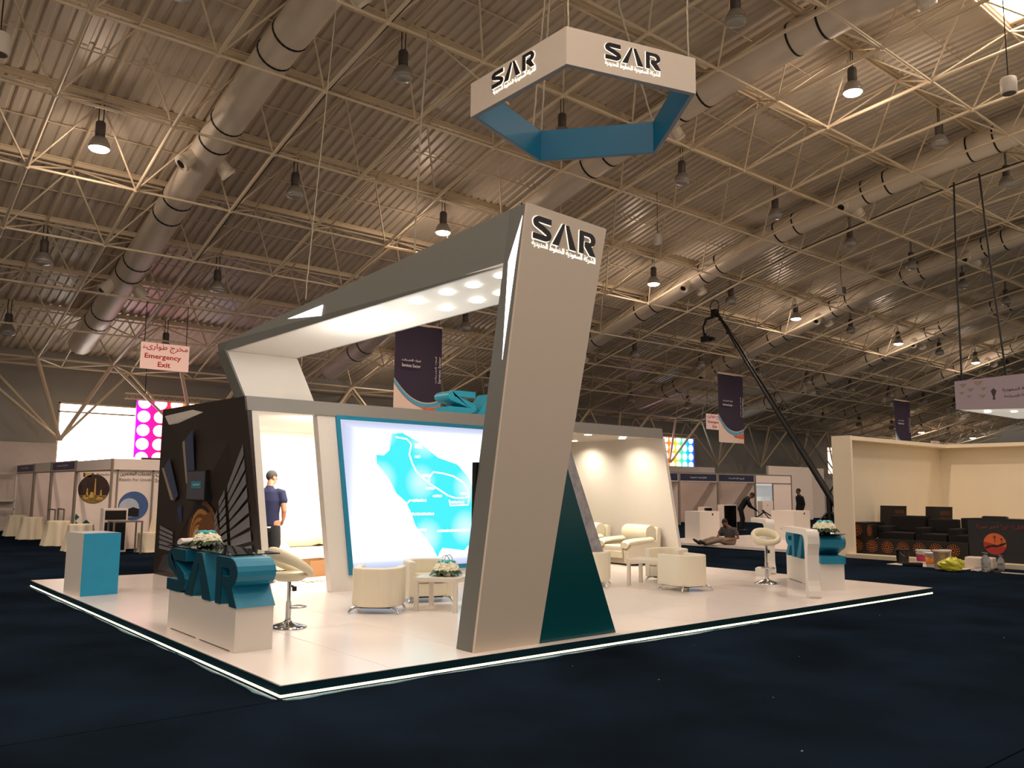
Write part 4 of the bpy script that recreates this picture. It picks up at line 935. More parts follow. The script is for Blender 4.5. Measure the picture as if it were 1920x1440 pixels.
# ---- man in navy T-shirt and black shorts walking away inside the store doorway (local: faces +y, x to his right)
gm = mat('grey_hair', (50, 46, 44), 0.8, var=0.35, scale=60)
def man_navy():
    t = thing('person', 'man seen from behind in navy T-shirt and black cargo shorts in the store doorway', 'person', (2.84, 6.74, PZ), math.radians(-42))
    b = M()
    limb(b, [(V(0, 0.02, 0.92), 0.165, 0.115), (V(0, 0.01, 1.08), 0.155, 0.105), (V(0, 0.02, 1.28), 0.185, 0.115), (V(0, 0.03, 1.42), 0.165, 0.09), (V(0, 0.03, 1.48), 0.08, 0.07)], n=16)
    limb(b, [(V(0, 0.03, 1.46), 0.062, 0.062), (V(0.005, 0.055, 1.58), 0.056, 0.06)])
    H = head(b, V(0.01, 0.085, 1.645), V(0.55, 0.8, -0.28), V(0.05, 0.2, 1))
    for sg in (-1, 1):
        limb(b, [(V(0.10*sg, 0.02, 0.95), 0.10, 0.105), (V(0.11*sg, 0.05 if sg < 0 else 0.0, 0.72), 0.085, 0.09), (V(0.115*sg, 0.10 if sg < 0 else -0.02, 0.50), 0.058, 0.062)])
        k = V(0.115*sg, 0.10 if sg < 0 else -0.02, 0.50); a = V(0.12*sg, 0.05 if sg < 0 else -0.10, 0.09)
        limb(b, [(k, 0.056, 0.06), (k*0.62+a*0.38+V(0, -0.015, 0), 0.056, 0.062), (k*0.25+a*0.75, 0.04, 0.042), (a, 0.036, 0.04)])
        limb(b, [(a+V(0, -0.03, -0.045), 0.035, 0.035), (a+V(0, 0.06, -0.05), 0.04, 0.03), (a+V(0, 0.15, -0.06), 0.038, 0.022)])
    # left arm hidden in front of the body, right arm bent forwards
    sh = V(0.205, 0.03, 1.40); el = V(0.265, -0.02, 1.12); wr = V(0.20, 0.17, 0.98)
    limb(b, [(V(0.14, 0.03, 1.42), 0.06, 0.06), (sh, 0.058, 0.06), (sh*0.45+el*0.55, 0.047, 0.05), (el, 0.041, 0.043), (el*0.5+wr*0.5, 0.037, 0.039), (wr, 0.026, 0.028)], (0, 1, 0))
    hand(b, wr, V(-0.35, 0.45, -0.5), V(-0.8, -0.3, -0.2), 1.0, 0.6)
    sh = V(-0.205, 0.03, 1.40); el = V(-0.25, 0.05, 1.12); wr = V(-0.10, 0.26, 1.02)
    limb(b, [(V(-0.14, 0.03, 1.42), 0.06, 0.06), (sh, 0.058, 0.06), (sh*0.45+el*0.55, 0.047, 0.05), (el, 0.041, 0.043), (el*0.5+wr*0.5, 0.037, 0.039), (wr, 0.026, 0.028)], (0, 1, 0))
    hand(b, wr, V(0.5, 0.5, -0.2), V(0.2, -0.4, -0.8), 1.0, 0.6)
    body = fuse('body', b, SKIN1, t, 0.011)
    s = M()
    limb(s, [(V(0, 0.02, 0.90), 0.187, 0.137), (V(0, 0.01, 1.08), 0.176, 0.126), (V(0, 0.015, 1.28), 0.205, 0.135), (V(0, 0.025, 1.42), 0.182, 0.107), (V(0, 0.03, 1.475), 0.085, 0.075), (V(0, 0.04, 1.50), 0.068, 0.066)], n=20)
    for sg in (-1, 1):
        sh = V(0.195*sg, 0.03, 1.405); el = V(0.262*sg, -0.0, 1.17)
        limb(s, [(V(0.12*sg, 0.03, 1.42), 0.07, 0.07), (sh, 0.073, 0.076), (sh*0.4+el*0.6, 0.072, 0.076)], (0, 1, 0))
    fuse('shirt', s, NAVY, t, 0.012)
    q = M()
    limb(q, [(V(0, 0.02, 0.94), 0.174, 0.126), (V(0, 0.02, 0.80), 0.180, 0.130)], n=16)
    for sg in (-1, 1):
        k = V(0.12*sg, 0.09 if sg < 0 else -0.02, 0.53)
        limb(q, [(V(0.095*sg, 0.02, 0.88), 0.106, 0.118), (V(0.112*sg, 0.05 if sg < 0 else 0.0, 0.70), 0.108, 0.115), (k, 0.092, 0.098)])
        q.ball(V(0.20*sg, 0.05 if sg < 0 else 0.0, 0.62), (0.025, 0.06, 0.07), 8, 6)
    fuse('shorts', q, DKCLOTH, t, 0.012)
    obj('waistband', M().lathe([(0.182, 0.0), (0.184, 0.022), (0.178, 0.022)], 20).xf(Matrix.Translation((0, 0.018, 0.855)) @ Matrix.Diagonal((1, 0.72, 1, 1))), WHITE, t)
    f = M()
    for sg in (-1, 1):
        a = V(0.12*sg, 0.05 if sg < 0 else -0.10, 0.09)
        limb(f, [(a+V(0, -0.05, -0.052), 0.042, 0.036), (a+V(0, 0.06, -0.054), 0.05, 0.033), (a+V(0, 0.17, -0.066), 0.044, 0.024)])
    fuse('shoes', f, mat('grey_trainers', (150, 138, 128), 0.7, var=0.2), t, 0.012)
    head_extras(t, H, gm)
man_navy()

def trousers_and_body(t, joints, skin, shirtm, trm, shoem, hairm, vox=0.016, vox2=0.018, beard=None, sleeves='long', s=1.0):
    """generic clothed figure from a joint dictionary (local metres)"""
    J = {k: Vector(v) for k, v in joints.items()}
    b = M(); pe, ch, nk, hd = J['pelvis'], J['chest'], J['neck'], J['head']; side = J['r_sh']-J['l_sh']
    mid = pe*0.5+ch*0.5
    limb(b, [(pe, 0.15, 0.10), (mid, 0.14, 0.095), (ch, 0.17, 0.105), (nk*0.8+ch*0.2, 0.12, 0.075)], side, 16)
    limb(b, [(nk*0.8+ch*0.2, 0.055, 0.055), (nk*0.35+hd*0.65, 0.052, 0.054)])
    H = head(b, hd, J['look'], J.get('up', (0, 0, 1)))
    sb = M(); limb(sb, [(pe, 0.172, 0.122), (mid, 0.164, 0.118), (ch, 0.192, 0.128), (nk*0.8+ch*0.2, 0.135, 0.09), (nk*0.9+hd*0.1, 0.07, 0.065)], side, 16)
    tb = M(); limb(tb, [(pe+(ch-pe)*0.12, 0.165, 0.118), (pe, 0.17, 0.122)], side, 16); fb = M()
    for k in 'lr':
        sh, el, wr, hp, kn, an, toe = (J[k+'_'+q] for q in ('sh', 'el', 'wr', 'hip', 'kn', 'an', 'toe'))
        limb(b, [(sh, 0.055, 0.055), (sh*0.4+el*0.6, 0.046, 0.048), (el, 0.04, 0.042), (el*0.5+wr*0.5, 0.036, 0.038), (wr, 0.026, 0.028)])
        hand(b, wr, (wr-el).normalized(), J.get('palm', Vector((0, 0, -1))), s, 0.6)
        e = el if sleeves == 'short' else wr
        pts = [(ch*0.4+sh*0.6, 0.08, 0.08), (sh, 0.07, 0.07), (sh*0.4+el*0.6, 0.062, 0.064)]
        if sleeves == 'long': pts += [(el, 0.054, 0.056), (el*0.5+wr*0.5, 0.05, 0.05), (wr*0.94+el*0.06, 0.04, 0.04)]
        limb(sb, pts)
        limb(b, [(hp, 0.09, 0.095), (hp*0.5+kn*0.5, 0.075, 0.08), (kn, 0.055, 0.06), (kn*0.6+an*0.4, 0.052, 0.056), (an, 0.036, 0.04)])
        limb(tb, [(hp, 0.105, 0.11), (hp*0.5+kn*0.5, 0.092, 0.095), (kn, 0.074, 0.078), (kn*0.5+an*0.5, 0.068, 0.07), (an+(kn-an)*0.1, 0.058, 0.06)])
        dt = (toe-an).normalized()
        limb(b, [(an, 0.036, 0.036), (toe, 0.032, 0.028)])
        limb(fb, [(an-dt*0.03, 0.045, 0.045), (an*0.4+toe*0.6, 0.048, 0.04), (toe+dt*0.02, 0.04, 0.03)])
    fuse('body', b, skin, t, vox); fuse('shirt', sb, shirtm, t, vox2); fuse('trousers', tb, trm, t, vox2); fuse('shoes', fb, shoem, t, vox2)
    head_extras(t, H, hairm, 1.0, beard)
HBLK = mat('black_hair', (20, 18, 18), 0.7, var=0.3); CHAR = mat('charcoal_shirt', (84, 78, 80), 0.9, var=0.1); KHAKI = mat('dusty_trousers', (132, 118, 104), 0.9, var=0.15, scale=12)
DKGREY = mat('dark_uniform', (14, 13, 14), 0.9, var=0.1); SHOE = mat('dark_shoe', (36, 32, 32), 0.6)
# ================================================================ BACKGROUND LEFT: shell scheme booths
BX, CY = 2.97, 16.3
PUR = mat('purple_header_print', (74, 62, 98), 0.5, var=0.1)
PLAIN = mat('plain_panel_print', (242, 224, 214), 0.55)
def booth_panel_row():
    t = thing('poster_booth', 'booth corner of pale panels with two round photographs and travel lettering', 'booth', (BX, CY, 0))
    def q(name, b, m, label=None, parent=None): return obj(name, b, m, parent or t, world=True, label=label)
    H = 2.27
    # open side towards -x with a fascia over it; the far side wall of the booth carries the first round photograph
    SY = 19.77
    q('panel', M().box(BX+0.03, SY, 0.04, BX+1.0, SY+0.03, 1.98), PANELP); q('panel', M().box(BX+1.0, SY, 0.04, BX+2.0, SY+0.03, 1.98), PANELP)
    for y in (CY, 19.8): q('post', M().box(BX-0.02, y-0.025, 0, BX+0.03, y+0.025, H), ALU)
    q('rail', M().box(BX-0.02, CY, 1.96, BX+0.03, 19.8, 2.0), ALU); q('fascia_board', M().box(BX, CY, 2.0, BX+0.02, 19.8, H), PANELP)
    for x0, x1 in ((BX+0.03, BX+0.14), (BX+0.14, BX+0.99), (BX+0.99, BX+1.84), (BX+1.84, BX+2.7)):
        q('panel', M().box(x0, CY, 0.04, x1, CY+0.03, 1.98), PANELP); q('post', M().box(x1-0.022, CY-0.02, 0, x1+0.022, CY+0.03, 2.0), ALU)
    q('rail', M().box(BX, CY-0.02, 1.96, BX+2.7, CY+0.03, 2.0), ALU); q('fascia_board', M().box(BX, CY, 2.0, BX+2.7, CY+0.02, H), PANELP)
    q('side_counter', M().box(BX+0.85, CY-0.35, 0, BX+2.6, CY-0.02, 0.2), PANELP)
    # round photographs
    NIGHT = mat('night_city_photo', (58, 42, 36), 0.4, var=0.5, scale=6); GOLD = mat('photo_gold_light', (196, 156, 84), 0.4, var=0.5, scale=14)
    SKYB = mat('photo_blue_sky', (70, 96, 148), 0.4, var=0.25, scale=3); CLOUD = mat('photo_cloud', (178, 186, 200), 0.4, var=0.2, scale=4); DARKP = mat('photo_black', (24, 22, 26), 0.4, var=0.2)
    def disc(plane, c, z, r, m, off, parent=None, name='round_photo'):
        pts = arc(c, z, r, 0, 360, 31)[:-1]
        return q(name, M().prism(pts, 'y', SY-off, SY-off+0.004) if plane == 'l' else M().prism(pts, 'y', CY-off, CY-off+0.004), m, parent=parent)
    d1 = disc('l', BX+0.47, 1.50, 0.41, NIGHT, 0.006)
    G = []
    for x, z0, z1, w in ((0.50, 1.33, 1.80, 0.05), (0.30, 1.28, 1.52, 0.06), (0.66, 1.28, 1.48, 0.06), (0.42, 1.26, 1.42, 0.14), (0.26, 1.22, 1.33, 0.18), (0.64, 1.20, 1.31, 0.2)):
        q('printed_tower', M().prism([(BX+x-w/2, z0), (BX+x+w/2, z0), (BX+x+w*0.2, z1), (BX+x-w*0.2, z1)], 'y', SY-0.012, SY-0.008), GOLD, parent=d1)
    q('printed_lights', M().prism(arc(BX+0.47, 1.50, 0.40, 205, 335, 14), 'y', SY-0.010, SY-0.006), mat('photo_lit_roofs', (132, 112, 60), 0.4, var=0.7, scale=18), parent=d1)
    d2 = disc('r', BX+0.56, 1.10, 0.36, SKYB, 0.006)
    q('printed_cloud', M().prism(arc(BX+0.46, 1.05, 0.24, 0, 360, 20)[:-1], 'y', CY-0.009, CY-0.006), CLOUD, parent=d2)
    q('printed_cube', M().prism([(BX+0.42, 0.84), (BX+0.70, 0.84), (BX+0.70, 1.02), (BX+0.56, 1.07), (BX+0.42, 1.02)], 'y', CY-0.012, CY-0.009), DARKP, parent=d2)
    d3 = disc('r', BX+1.42, 0.62, 0.36, SKYB, 0.006)
    q('printed_tower', M().prism([(BX+1.3, 0.4), (BX+1.5, 0.4), (BX+1.4, 0.9)], 'y', CY-0.010, CY-0.006), DARKP, parent=d3)
    INK = mat('dark_print_ink', (70, 60, 54), 0.6); FAINT = mat('faint_print_ink', (122, 104, 92), 0.6)
    text('lettering', 'لخدمات المعتمرين', INK, t, (BX+0.20, CY-0.004, 1.84), (1, 0, 0), (0, 0, 1), 0.74, 0.12, 0.002, 0.01)
    text('lettering', 'Bejadin For Umrah', FAINT, t, (BX+0.19, CY-0.004, 1.70), (1, 0, 0), (0, 0, 1), 0.76, 0.09, 0.002)
    text('lettering', 'بجادين', INK, t, (BX+1.06, CY-0.004, 1.84), (1, 0, 0), (0, 0, 1), 0.5, 0.12, 0.002, 0.01)
    text('lettering', 'Services', FAINT, t, (BX+1.05, CY-0.004, 1.70), (1, 0, 0), (0, 0, 1), 0.5, 0.09, 0.002)
    text('lettering', 'Bejadin', FAINT, t, (BX+0.52, SY-0.004, 1.86), (1, 0, 0), (0, 0, 1), 0.34, 0.09, 0.002)
    lg = q('printed_emblem', M().box(BX+0.20, SY-0.006, 1.84, BX+0.40, SY-0.002, 1.95), mat('emblem_gold', (206, 162, 96), 0.5))
    for e in (0.17, 0.39): q('emblem_bar', M().box(BX+e, SY-0.008, 1.84, BX+e+0.05, SY-0.004, 1.95), INK, parent=lg)
    GRN = mat('print_dark_green', (24, 92, 84), 0.5)
    for x, z, s_ in ((0.05, 0.72, 0.10), (0.06, 0.42, 0.19), (0.33, 0.55, 0.10)):
        q('printed_diamond', M().prism([(BX+max(0.03, x-s_), z), (BX+max(x, 0.03), z-s_), (BX+x+s_, z), (BX+max(x, 0.03), z+s_)], 'y', SY-0.006, SY-0.002), GRN)
booth_panel_row()
def open_booth(label, y0, y1, head):
    t = thing('shell_booth', label, 'booth', (BX, y0, 0)); H = 2.3
    for y in (y0, y1): obj('post', M().box(BX-0.03, y-0.03, 0, BX+0.03, y+0.03, H), ALU, t, world=True)
    obj('back_panel', M().box(BX+2.0, y0, 0, BX+2.03, y1, 2.2), PLAIN, t, world=True); obj('side_panel', M().box(BX+0.03, y1-0.02, 0, BX+2.0, y1+0.005, 2.2), PLAIN, t, world=True)
    f = obj('fascia_board', M().box(BX-0.01, y0, 2.02, BX+0.02, y1, H), PANELP, t, world=True)
    obj('rail', M().box(BX-0.02, y0, 1.98, BX+0.025, y1, 2.02), ALU, t, world=True)
    if head:
        obj('header_print', M().box(BX-0.018, y0+0.15, 2.05, BX-0.01, y1-0.1, H-0.03), PUR, f, world=True)
        text('lettering', 'قطاع الخدمات', mat('white_print', (236, 236, 232), 0.5), f, (BX-0.020, y1-0.6, 2.12), (0, -1, 0), (0, 0, 1), 1.4, 0.09, 0.001)
    return t
open_booth('open shell booth next to the round photo panels, purple header', 19.85, 22.8, True)
open_booth('open shell booth with blank header, third from the poster corner', 22.9, 25.3, False)
open_booth('most distant open shell booth of the left row, purple header', 25.4, 28.3, True)
tag(obj('white_partition', M().box(-3.0, 28.25, 0, 4.15, 28.4, 3.12).box(1.0, 28.22, 0, 1.04, 28.25, 3.12), mat('white_board', (214, 200, 190), 0.6)), 'tall plain white partition left of the dazzling window', 'partition')
# glass showcase at the far left
gs = thing('glass_showcase', 'framed glass showcase with pale lit contents at the far left booth', 'showcase', (0.70, 27.9, 0), PI/2)
SHOW = mat('showcase_glow', (226, 226, 170), 0.5, emit=0.35, var=0.4, scale=2)
obj('back_panel', M().box(0.55, -2.2, 0.15, 0.58, 1.2, 1.95), SHOW, gs)
for y in (-2.2, -1.35, -0.5, 0.35, 1.2): obj('post', M().box(-0.02, y-0.03, 0, 0.02, y+0.03, 2.0), WHITE, gs)
for z in (0.1, 0.75, 1.05, 2.0): obj('rail', M().box(-0.02, -2.2, z-0.025, 0.02, 1.2, z+0.025), WHITE, gs)
obj('shelf', M().box(0.02, -2.2, 1.0, 0.55, 1.2, 1.03), WHITE, gs)
obj('blue_print', M().box(-0.01, -0.4, 0.25, 0.0, 0.3, 0.75), mat('print_white_blue', (206, 204, 222), 0.5), gs)
obj('dark_gap', M().box(0.0, -0.4, 1.06, 0.03, 0.3, 1.2), BLACK, gs)
def cloth_table(label, x, y):
    t = thing('cloth_table', label, 'table', (x, y, 0), 0, 'round tables under ivory cloths')
    R = 0.40; rings = []
    for z, r, amp in ((0.0, 0.37, 0.065), (0.22, 0.335, 0.045), (0.44, 0.305, 0.022), (0.62, 0.29, 0.008), (0.645, 0.285, 0), (0.65, 0.27, 0)):
        rings.append([((r+amp*math.sin(7*a+x*3))*math.cos(a), (r+amp*math.sin(7*a+x*3))*math.sin(a), z) for a in [2*PI*k/56 for k in range(56)]])
    obj('tablecloth', M().loft(rings), CLOTH, t); return t
cloth_table('ivory cloth round table farthest left, partly behind another', 2.48, 24.6)
cloth_table('ivory cloth round table second from the left, wide skirt', 2.5, 22.6)
cloth_table('ivory cloth round table just left of the white teal pedestal', 2.5, 19.25)
cloth_table('ivory cloth round table peeping over the white teal pedestal', 2.5, 16.9)
def metal_stand(label, x, y, w, h):
    t = thing('metal_stand', label, 'stand', (x, y, 0))
    b = M()
    obj('top_rail', M().box(-0.02, -w/2, h-0.04, 0.02, w/2, h), ALU, t)
    for s in (-1, 1): obj('leg', M().box(-0.02, s*w/2-0.02, 0, 0.02, s*w/2+0.02, h), ALU, t)
metal_stand('thin metal frame stand beside the second ivory cloth table', 2.75, 21.4, 0.9, 0.92)
metal_stand('thin metal frame stand behind the third ivory cloth table', 2.78, 20.4, 0.7, 0.95)
tag(obj('white_plinth', M().box(3.2, 23.2, 0, 3.8, 24.2, 1.05), WHITE, bev=0.01), 'pale plinth inside the open booth behind the cloth tables', 'plinth')
mt = thing('steel_table', 'bare steel frame table in front of the black cabinet at the poster booth', 'table', (3.10, 15.35, 0))
obj('tabletop', M().box(-0.33, -0.25, 0.74, 0.34, 0.25, 0.77), ALU, mt)
for sx in (-0.31, 0.32):
    for sy in (-0.23, 0.23): obj('leg', M().box(sx-0.018, sy-0.018, 0, sx+0.018, sy+0.018, 0.74), ALU, mt)
bc = thing('display_cabinet', 'black fronted cabinet with pale rim standing by the poster booth', 'cabinet', (3.02, 15.95, 0))
obj('body', M().box(-0.28, -0.06, 0, 0.28, 0.22, 1.05), PANELP, bc); obj('dark_door', M().box(-0.24, -0.07, 0.78, 0.24, -0.06, 1.0), BLACK, bc); obj('dark_door', M().box(-0.24, -0.07, 0.05, 0.24, -0.06, 0.72), BLACK, bc)
# chair in a stretch cover
sc_ = thing('covered_chair', 'white stretch covered chair at the steel frame table', 'chair', (3.72, 15.6, 0), 0.4)
def rr(cx_, cy_, z, rx, ry, e=3.0):
    out = []
    for k in range(20):
        a = 2*PI*k/20; c, s = math.cos(a), math.sin(a)
        out.append((cx_+rx*math.copysign(abs(c)**(2/e), c), cy_+ry*math.copysign(abs(s)**(2/e), s), z))
    return out
obj('seat_cover', M().loft([rr(0, 0, 0.0, 0.24, 0.24), rr(0, 0, 0.08, 0.21, 0.21), rr(0, 0, 0.42, 0.215, 0.215), rr(0, 0, 0.47, 0.20, 0.20)]), CLOTH, sc_)
obj('back_cover', M().loft([rr(0.19, 0, 0.40, 0.05, 0.21), rr(0.22, 0, 0.65, 0.045, 0.20), rr(0.25, 0, 0.82, 0.04, 0.185), rr(0.265, 0, 0.92, 0.035, 0.15), rr(0.27, 0, 0.97, 0.02, 0.07)]), CLOTH, sc_)

# ================================================================ LED screens, exit signs, banners
def led_mat():
    m = bpy.data.materials.new('led_wall_picture'); m.use_nodes = True; nt = m.node_tree; b = nt.nodes['Principled BSDF']; b.inputs['Base Color'].default_value = (0.02, 0.02, 0.02, 1)
    tc = nt.nodes.new('ShaderNodeTexCoord'); sp = nt.nodes.new('ShaderNodeSeparateXYZ'); r = nt.nodes.new('ShaderNodeValToRGB')
    el = r.color_ramp.elements; el[0].position = 0; el[0].color = (1, 0, 0.75, 1); el[1].position = 1; el[1].color = (0.02, 0.05, 1, 1)
    for p, c in ((0.10, (1, 0.0, 0.35, 1)), (0.26, (1, 0.0, 0.06, 1)), (0.5, (1, 0.3, 0, 1)), (0.66, (0.1, 0.8, 0.1, 1)), (0.82, (0, 0.5, 0.9, 1))): e = el.new(p); e.color = c
    nt.links.new(tc.outputs['Object'], sp.inputs[0])
    d = nt.nodes.new('ShaderNodeMath'); d.operation = 'MULTIPLY_ADD'; nt.links.new(sp.outputs[0], d.inputs[0]); d.inputs[1].default_value = 1/4.2; d.inputs[2].default_value = 0
    nt.links.new(d.outputs[0], r.inputs[0])
    nt.links.new(r.outputs[0], b.inputs['Emission Color']); b.inputs['Emission Strength'].default_value = 1.6
    return m, nt, b, r
LEDBG = led_mat()[0]; LEDBG.name = 'led_wall_ground'
LEDDOT, _nt, _b, _r = led_mat(); LEDDOT.name = 'led_wall_dot'; _b.inputs['Emission Strength'].default_value = 3.2
for e in _r.color_ramp.elements: e.color = tuple(0.45+0.55*c for c in e.color[:3])+(1,)
def led_screen(label, x0, z0, y):
    t = thing('led_screen', label, 'screen', (x0, y, z0)); w, h = 4.2, 2.15
    obj('cabinet', M().box(0, 0.02, 0, w, 0.14, h), BLACK, t); s = obj('lit_face', M().box(0, 0.0, 0, w, 0.02, h), LEDBG, t)
    p = 0.6
    for i in range(7):
        for j in range(5):
            cx_, cz = 0.28+p*i, h-0.08-0.52*j
            pts = [(x, min(h, max(0.0, z))) for x, z in arc(cx_, cz, 0.235, 0, 360, 20, 0.225)[:-1]]
            if cz < -0.15: continue
            obj('dot', M().prism(pts, 'y', -0.006, 0.0), LEDDOT, s)
    b = M()
    for zz in (h+0.05, h+0.25):
        for yy in (-0.02, 0.18): b.tube([(-0.4, yy, zz), (w+0.3, yy, zz)], 0.022, 5)
    n = 22
    for k in range(n): b.tube([(-0.4+(w+0.7)*k/n, -0.02, h+0.05), (-0.4+(w+0.7)*(k+0.5)/n, -0.02, h+0.25), (-0.4+(w+0.7)*(k+1)/n, -0.02, h+0.05)], 0.012, 4)
    obj('truss', b, STRUT, t)
    c = M()
    for xx in (0.3, w-0.3): c.tube([(xx, 0.08, h+0.25), (xx, 0.08, roof_z(min(y, 25.7))-z0+0.3)], 0.015, 4)
    obj('hanging_chain', c, BLACK, t)
    area('screen_glow', (x0+w/2, y-0.15, z0+h/2), (0, -1, 0.12), w, h, 22, (1, 0.25, 0.55) if x0 < 20 else (0.5, 0.8, 1))
led_screen('glowing magenta and red screen of coloured discs beside the dark printed wall', 6.56, 2.66, 27.2)
led_screen('glowing rainbow screen of coloured discs beside the leaning lounge wall', 35.75, 2.66, 27.2)
SIGNR = mat('exit_sign_board', (250, 206, 190), 0.5, emit=0.32, var=0.03); REDI = mat('exit_red_ink', (214, 44, 40), 0.5, emit=0.04)  # faint emission stands in for the screen's pink light on the boards
def exit_sign(label, x, y, z, ztop):
    t = thing('exit_sign', label, 'sign', (x, y, z))
    obj('board', M().box(0, 0, 0, 1.46, 0.03, 0.82), SIGNR, t)
    text('lettering', 'مخرج طوارىء', REDI, t, (x+0.05, y-0.004, z+0.54), (1, 0, 0), (0, 0, 1), 1.36, 0.26, 0.002, 0.012)
    text('lettering', 'Emergency', REDI, t, (x+0.12, y-0.004, z+0.28), (1, 0, 0), (0, 0, 1), 1.1, 0.20, 0.002, 0.02)
    text('lettering', 'Exit', REDI, t, (x+0.52, y-0.004, z+0.08), (1, 0, 0), (0, 0, 1), 0.38, 0.16, 0.002, 0.02)
    b = M()
    for xx in (0.1, 1.36): b.tube([(xx, 0.015, 0.82), (xx, 0.015, ztop-z)], 0.012, 4)
    obj('hanger', b, BLACK, t)
exit_sign('large pale emergency exit sign with red lettering near the big duct', 4.70, 20.6, 5.17, 7.3)
exit_sign('pale emergency exit sign half hidden behind a purple banner', 33.6, 21.4, 4.85, 7.1)
exit_sign('small distant emergency exit sign above the cream stand wall', 62.5, 22.5, 4.7, 6.8)
BAN = mat('aubergine_banner', (44, 32, 52), 0.75, var=0.06); BANB = mat('banner_blue_wave', (78, 150, 178), 0.7); BANO = mat('banner_orange', (206, 92, 60), 0.7); BANW = mat('banner_off_white', (214, 190, 176), 0.7); BANG = mat('banner_olive', (96, 88, 52), 0.7)
def banner(label, x, y, z0, w, h):
    t = thing('hanging_banner', label, 'banner', (x, y, z0), 0, 'purple services banners hung from the roof frame')
    n = 14
    def wave(u, k): return 0.245+0.085*(1-u)**2*1.9-0.10*math.sin(PI*u*0.9)*1.0+k     # height (share) of the wave line
    def strip(f0, f1, yy, nm, m):
        b = M(); lo, hi = [], []
        for q in range(n+1):
            uu = q/n; dy = 0.05*math.sin(uu*5)
            lo.append((uu*w, yy+dy, f0(uu)*h)); hi.append((uu*w, yy+dy, f1(uu)*h))
        for q in range(n):
            b.hexa([lo[q], lo[q+1], (lo[q+1][0], lo[q+1][1]+0.006, lo[q+1][2]), (lo[q][0], lo[q][1]+0.006, lo[q][2])], [hi[q], hi[q+1], (hi[q+1][0], hi[q+1][1]+0.006, hi[q+1][2]), (hi[q][0], hi[q][1]+0.006, hi[q][2])])
        return obj(nm, b, m, t)
    cl = strip(lambda s: 0.0, lambda s: 1.0, 0.006, 'cloth', BANW)
    dk = strip(lambda s: wave(s, 0), lambda s: 0.985, -0.004, 'printed_field', BAN)
    strip(lambda s: wave(s, -0.055), lambda s: wave(s, -0.012), -0.003, 'printed_wave', BANB)
    strip(lambda s: wave(s, -0.10*max(0, s-0.55)*2-0.058), lambda s: wave(s, -0.06), -0.002, 'printed_wave', BANO)
    obj('top_bar', M().box(-0.03, -0.03, h*0.98, w+0.03, 0.05, h*1.005), BANW, t)
    WP = mat('banner_white_ink', (226, 216, 216), 0.7)
    text('lettering', 'قطاع الخدمات', WP, t, (x+0.13*w, y-0.075, z0+0.575*h), (1, 0, 0), (0, 0, 1), 0.40*w, 0.035*h, 0.002, 0.01)
    text('lettering', 'Services Sector', WP, t, (x+0.13*w, y-0.075, z0+0.525*h), (1, 0, 0), (0, 0, 1), 0.40*w, 0.035*h, 0.002)
    text('lettering', 'قطاع الخدمات', WP, t, (x+0.90*w, y-0.075, z0+0.38*h), (0, 0, 1), (-1, 0, 0), 0.29*h, 0.055*w, 0.002, 0.01)
    text('lettering', 'Services Sector', WP, t, (x+0.975*w, y-0.075, z0+0.38*h), (0, 0, 1), (-1, 0, 0), 0.29*h, 0.055*w, 0.002)
    obj('printed_emblem', M().prism([(0.64*w, 0.085*h), (0.70*w, 0.085*h), (0.69*w, 0.115*h), (0.66*w, 0.125*h), (0.65*w, 0.10*h)], 'y', -0.07, -0.066), BANO, t)
    b = M()
    for xx in (0.1, w-0.1): b.tube([(xx, 0, h), (xx, 0, roof_z(y)-z0+0.05)], 0.012, 4)
    obj('hanger', b, BLACK, t)
banner('largest purple services banner, hanging above the map wall', 12.25, 18.2, 4.02, 1.92, 3.28)
banner('purple services banner hanging beside the crane boom', 31.4, 19.0, 3.98, 2.0, 3.45)
banner('smallest purple services banner, above the cream stand wall', 49.2, 18.8, 4.15, 1.95, 3.25)
# ================================================================ BACKGROUND RIGHT: cream stand with black majlis seats
cs = thing('cream_stand', 'tall cream walled corner stand with white plinth at the far right', 'stand', (20, 2, 0))
def cq(name, b, m, label=None): return obj(name, b, m, cs, world=True, label=label)
WX, WZ = 23.0, 3.0
cq('side_wall', M().box(17.2, 4.93, 0.09, WX, 5.05, WZ), CREAM); cq('rear_wall', M().box(WX, -6, 0.09, WX+0.12, 5.05, WZ), CREAM)
cq('end_panel', M().box(17.12, 4.55, 0.0, 17.2, 5.06, WZ+0.01), CREAM)
cq('top_board', M().box(17.2, 4.55, WZ-0.10, WX-0.38, 4.93, WZ), CREAM); cq('top_board', M().box(WX-0.38, -6, WZ-0.10, WX, 4.93, WZ), CREAM)
cq('plinth', M().box(17.0, -6, 0.0, WX, 4.72, 0.09), mat('cream_plinth', (206, 192, 164), 0.6))
SEATB = mat('black_seat_cloth', (22, 18, 17), 0.85, var=0.2); ROS = mat('orange_lattice', (214, 118, 48), 0.5, var=0.2); STB = mat('dark_brown_stage', (26, 20, 18), 0.45)
st = thing('majlis_stage', 'low black stage front with orange rosette panels on the cream stand', 'stage', (17.45, 4.85, 0.09))
def sq(name, b, m, parent=None): return obj(name, b, m, parent or st, world=True)
sq('stage_front', M().box(17.45, 2.02, 0.09, 17.60, 4.85, 0.47), STB); sq('stage_deck', M().box(17.6, 2.02, 0.09, 19.6, 4.75, 0.40), STB)
sq('high_corner', M().box(17.45, 4.42, 0.47, 18.4, 4.85, 0.85), STB); sq('corner_cheek', M().box(17.47, 4.25, 0.47, 17.7, 4.42, 0.80), STB)
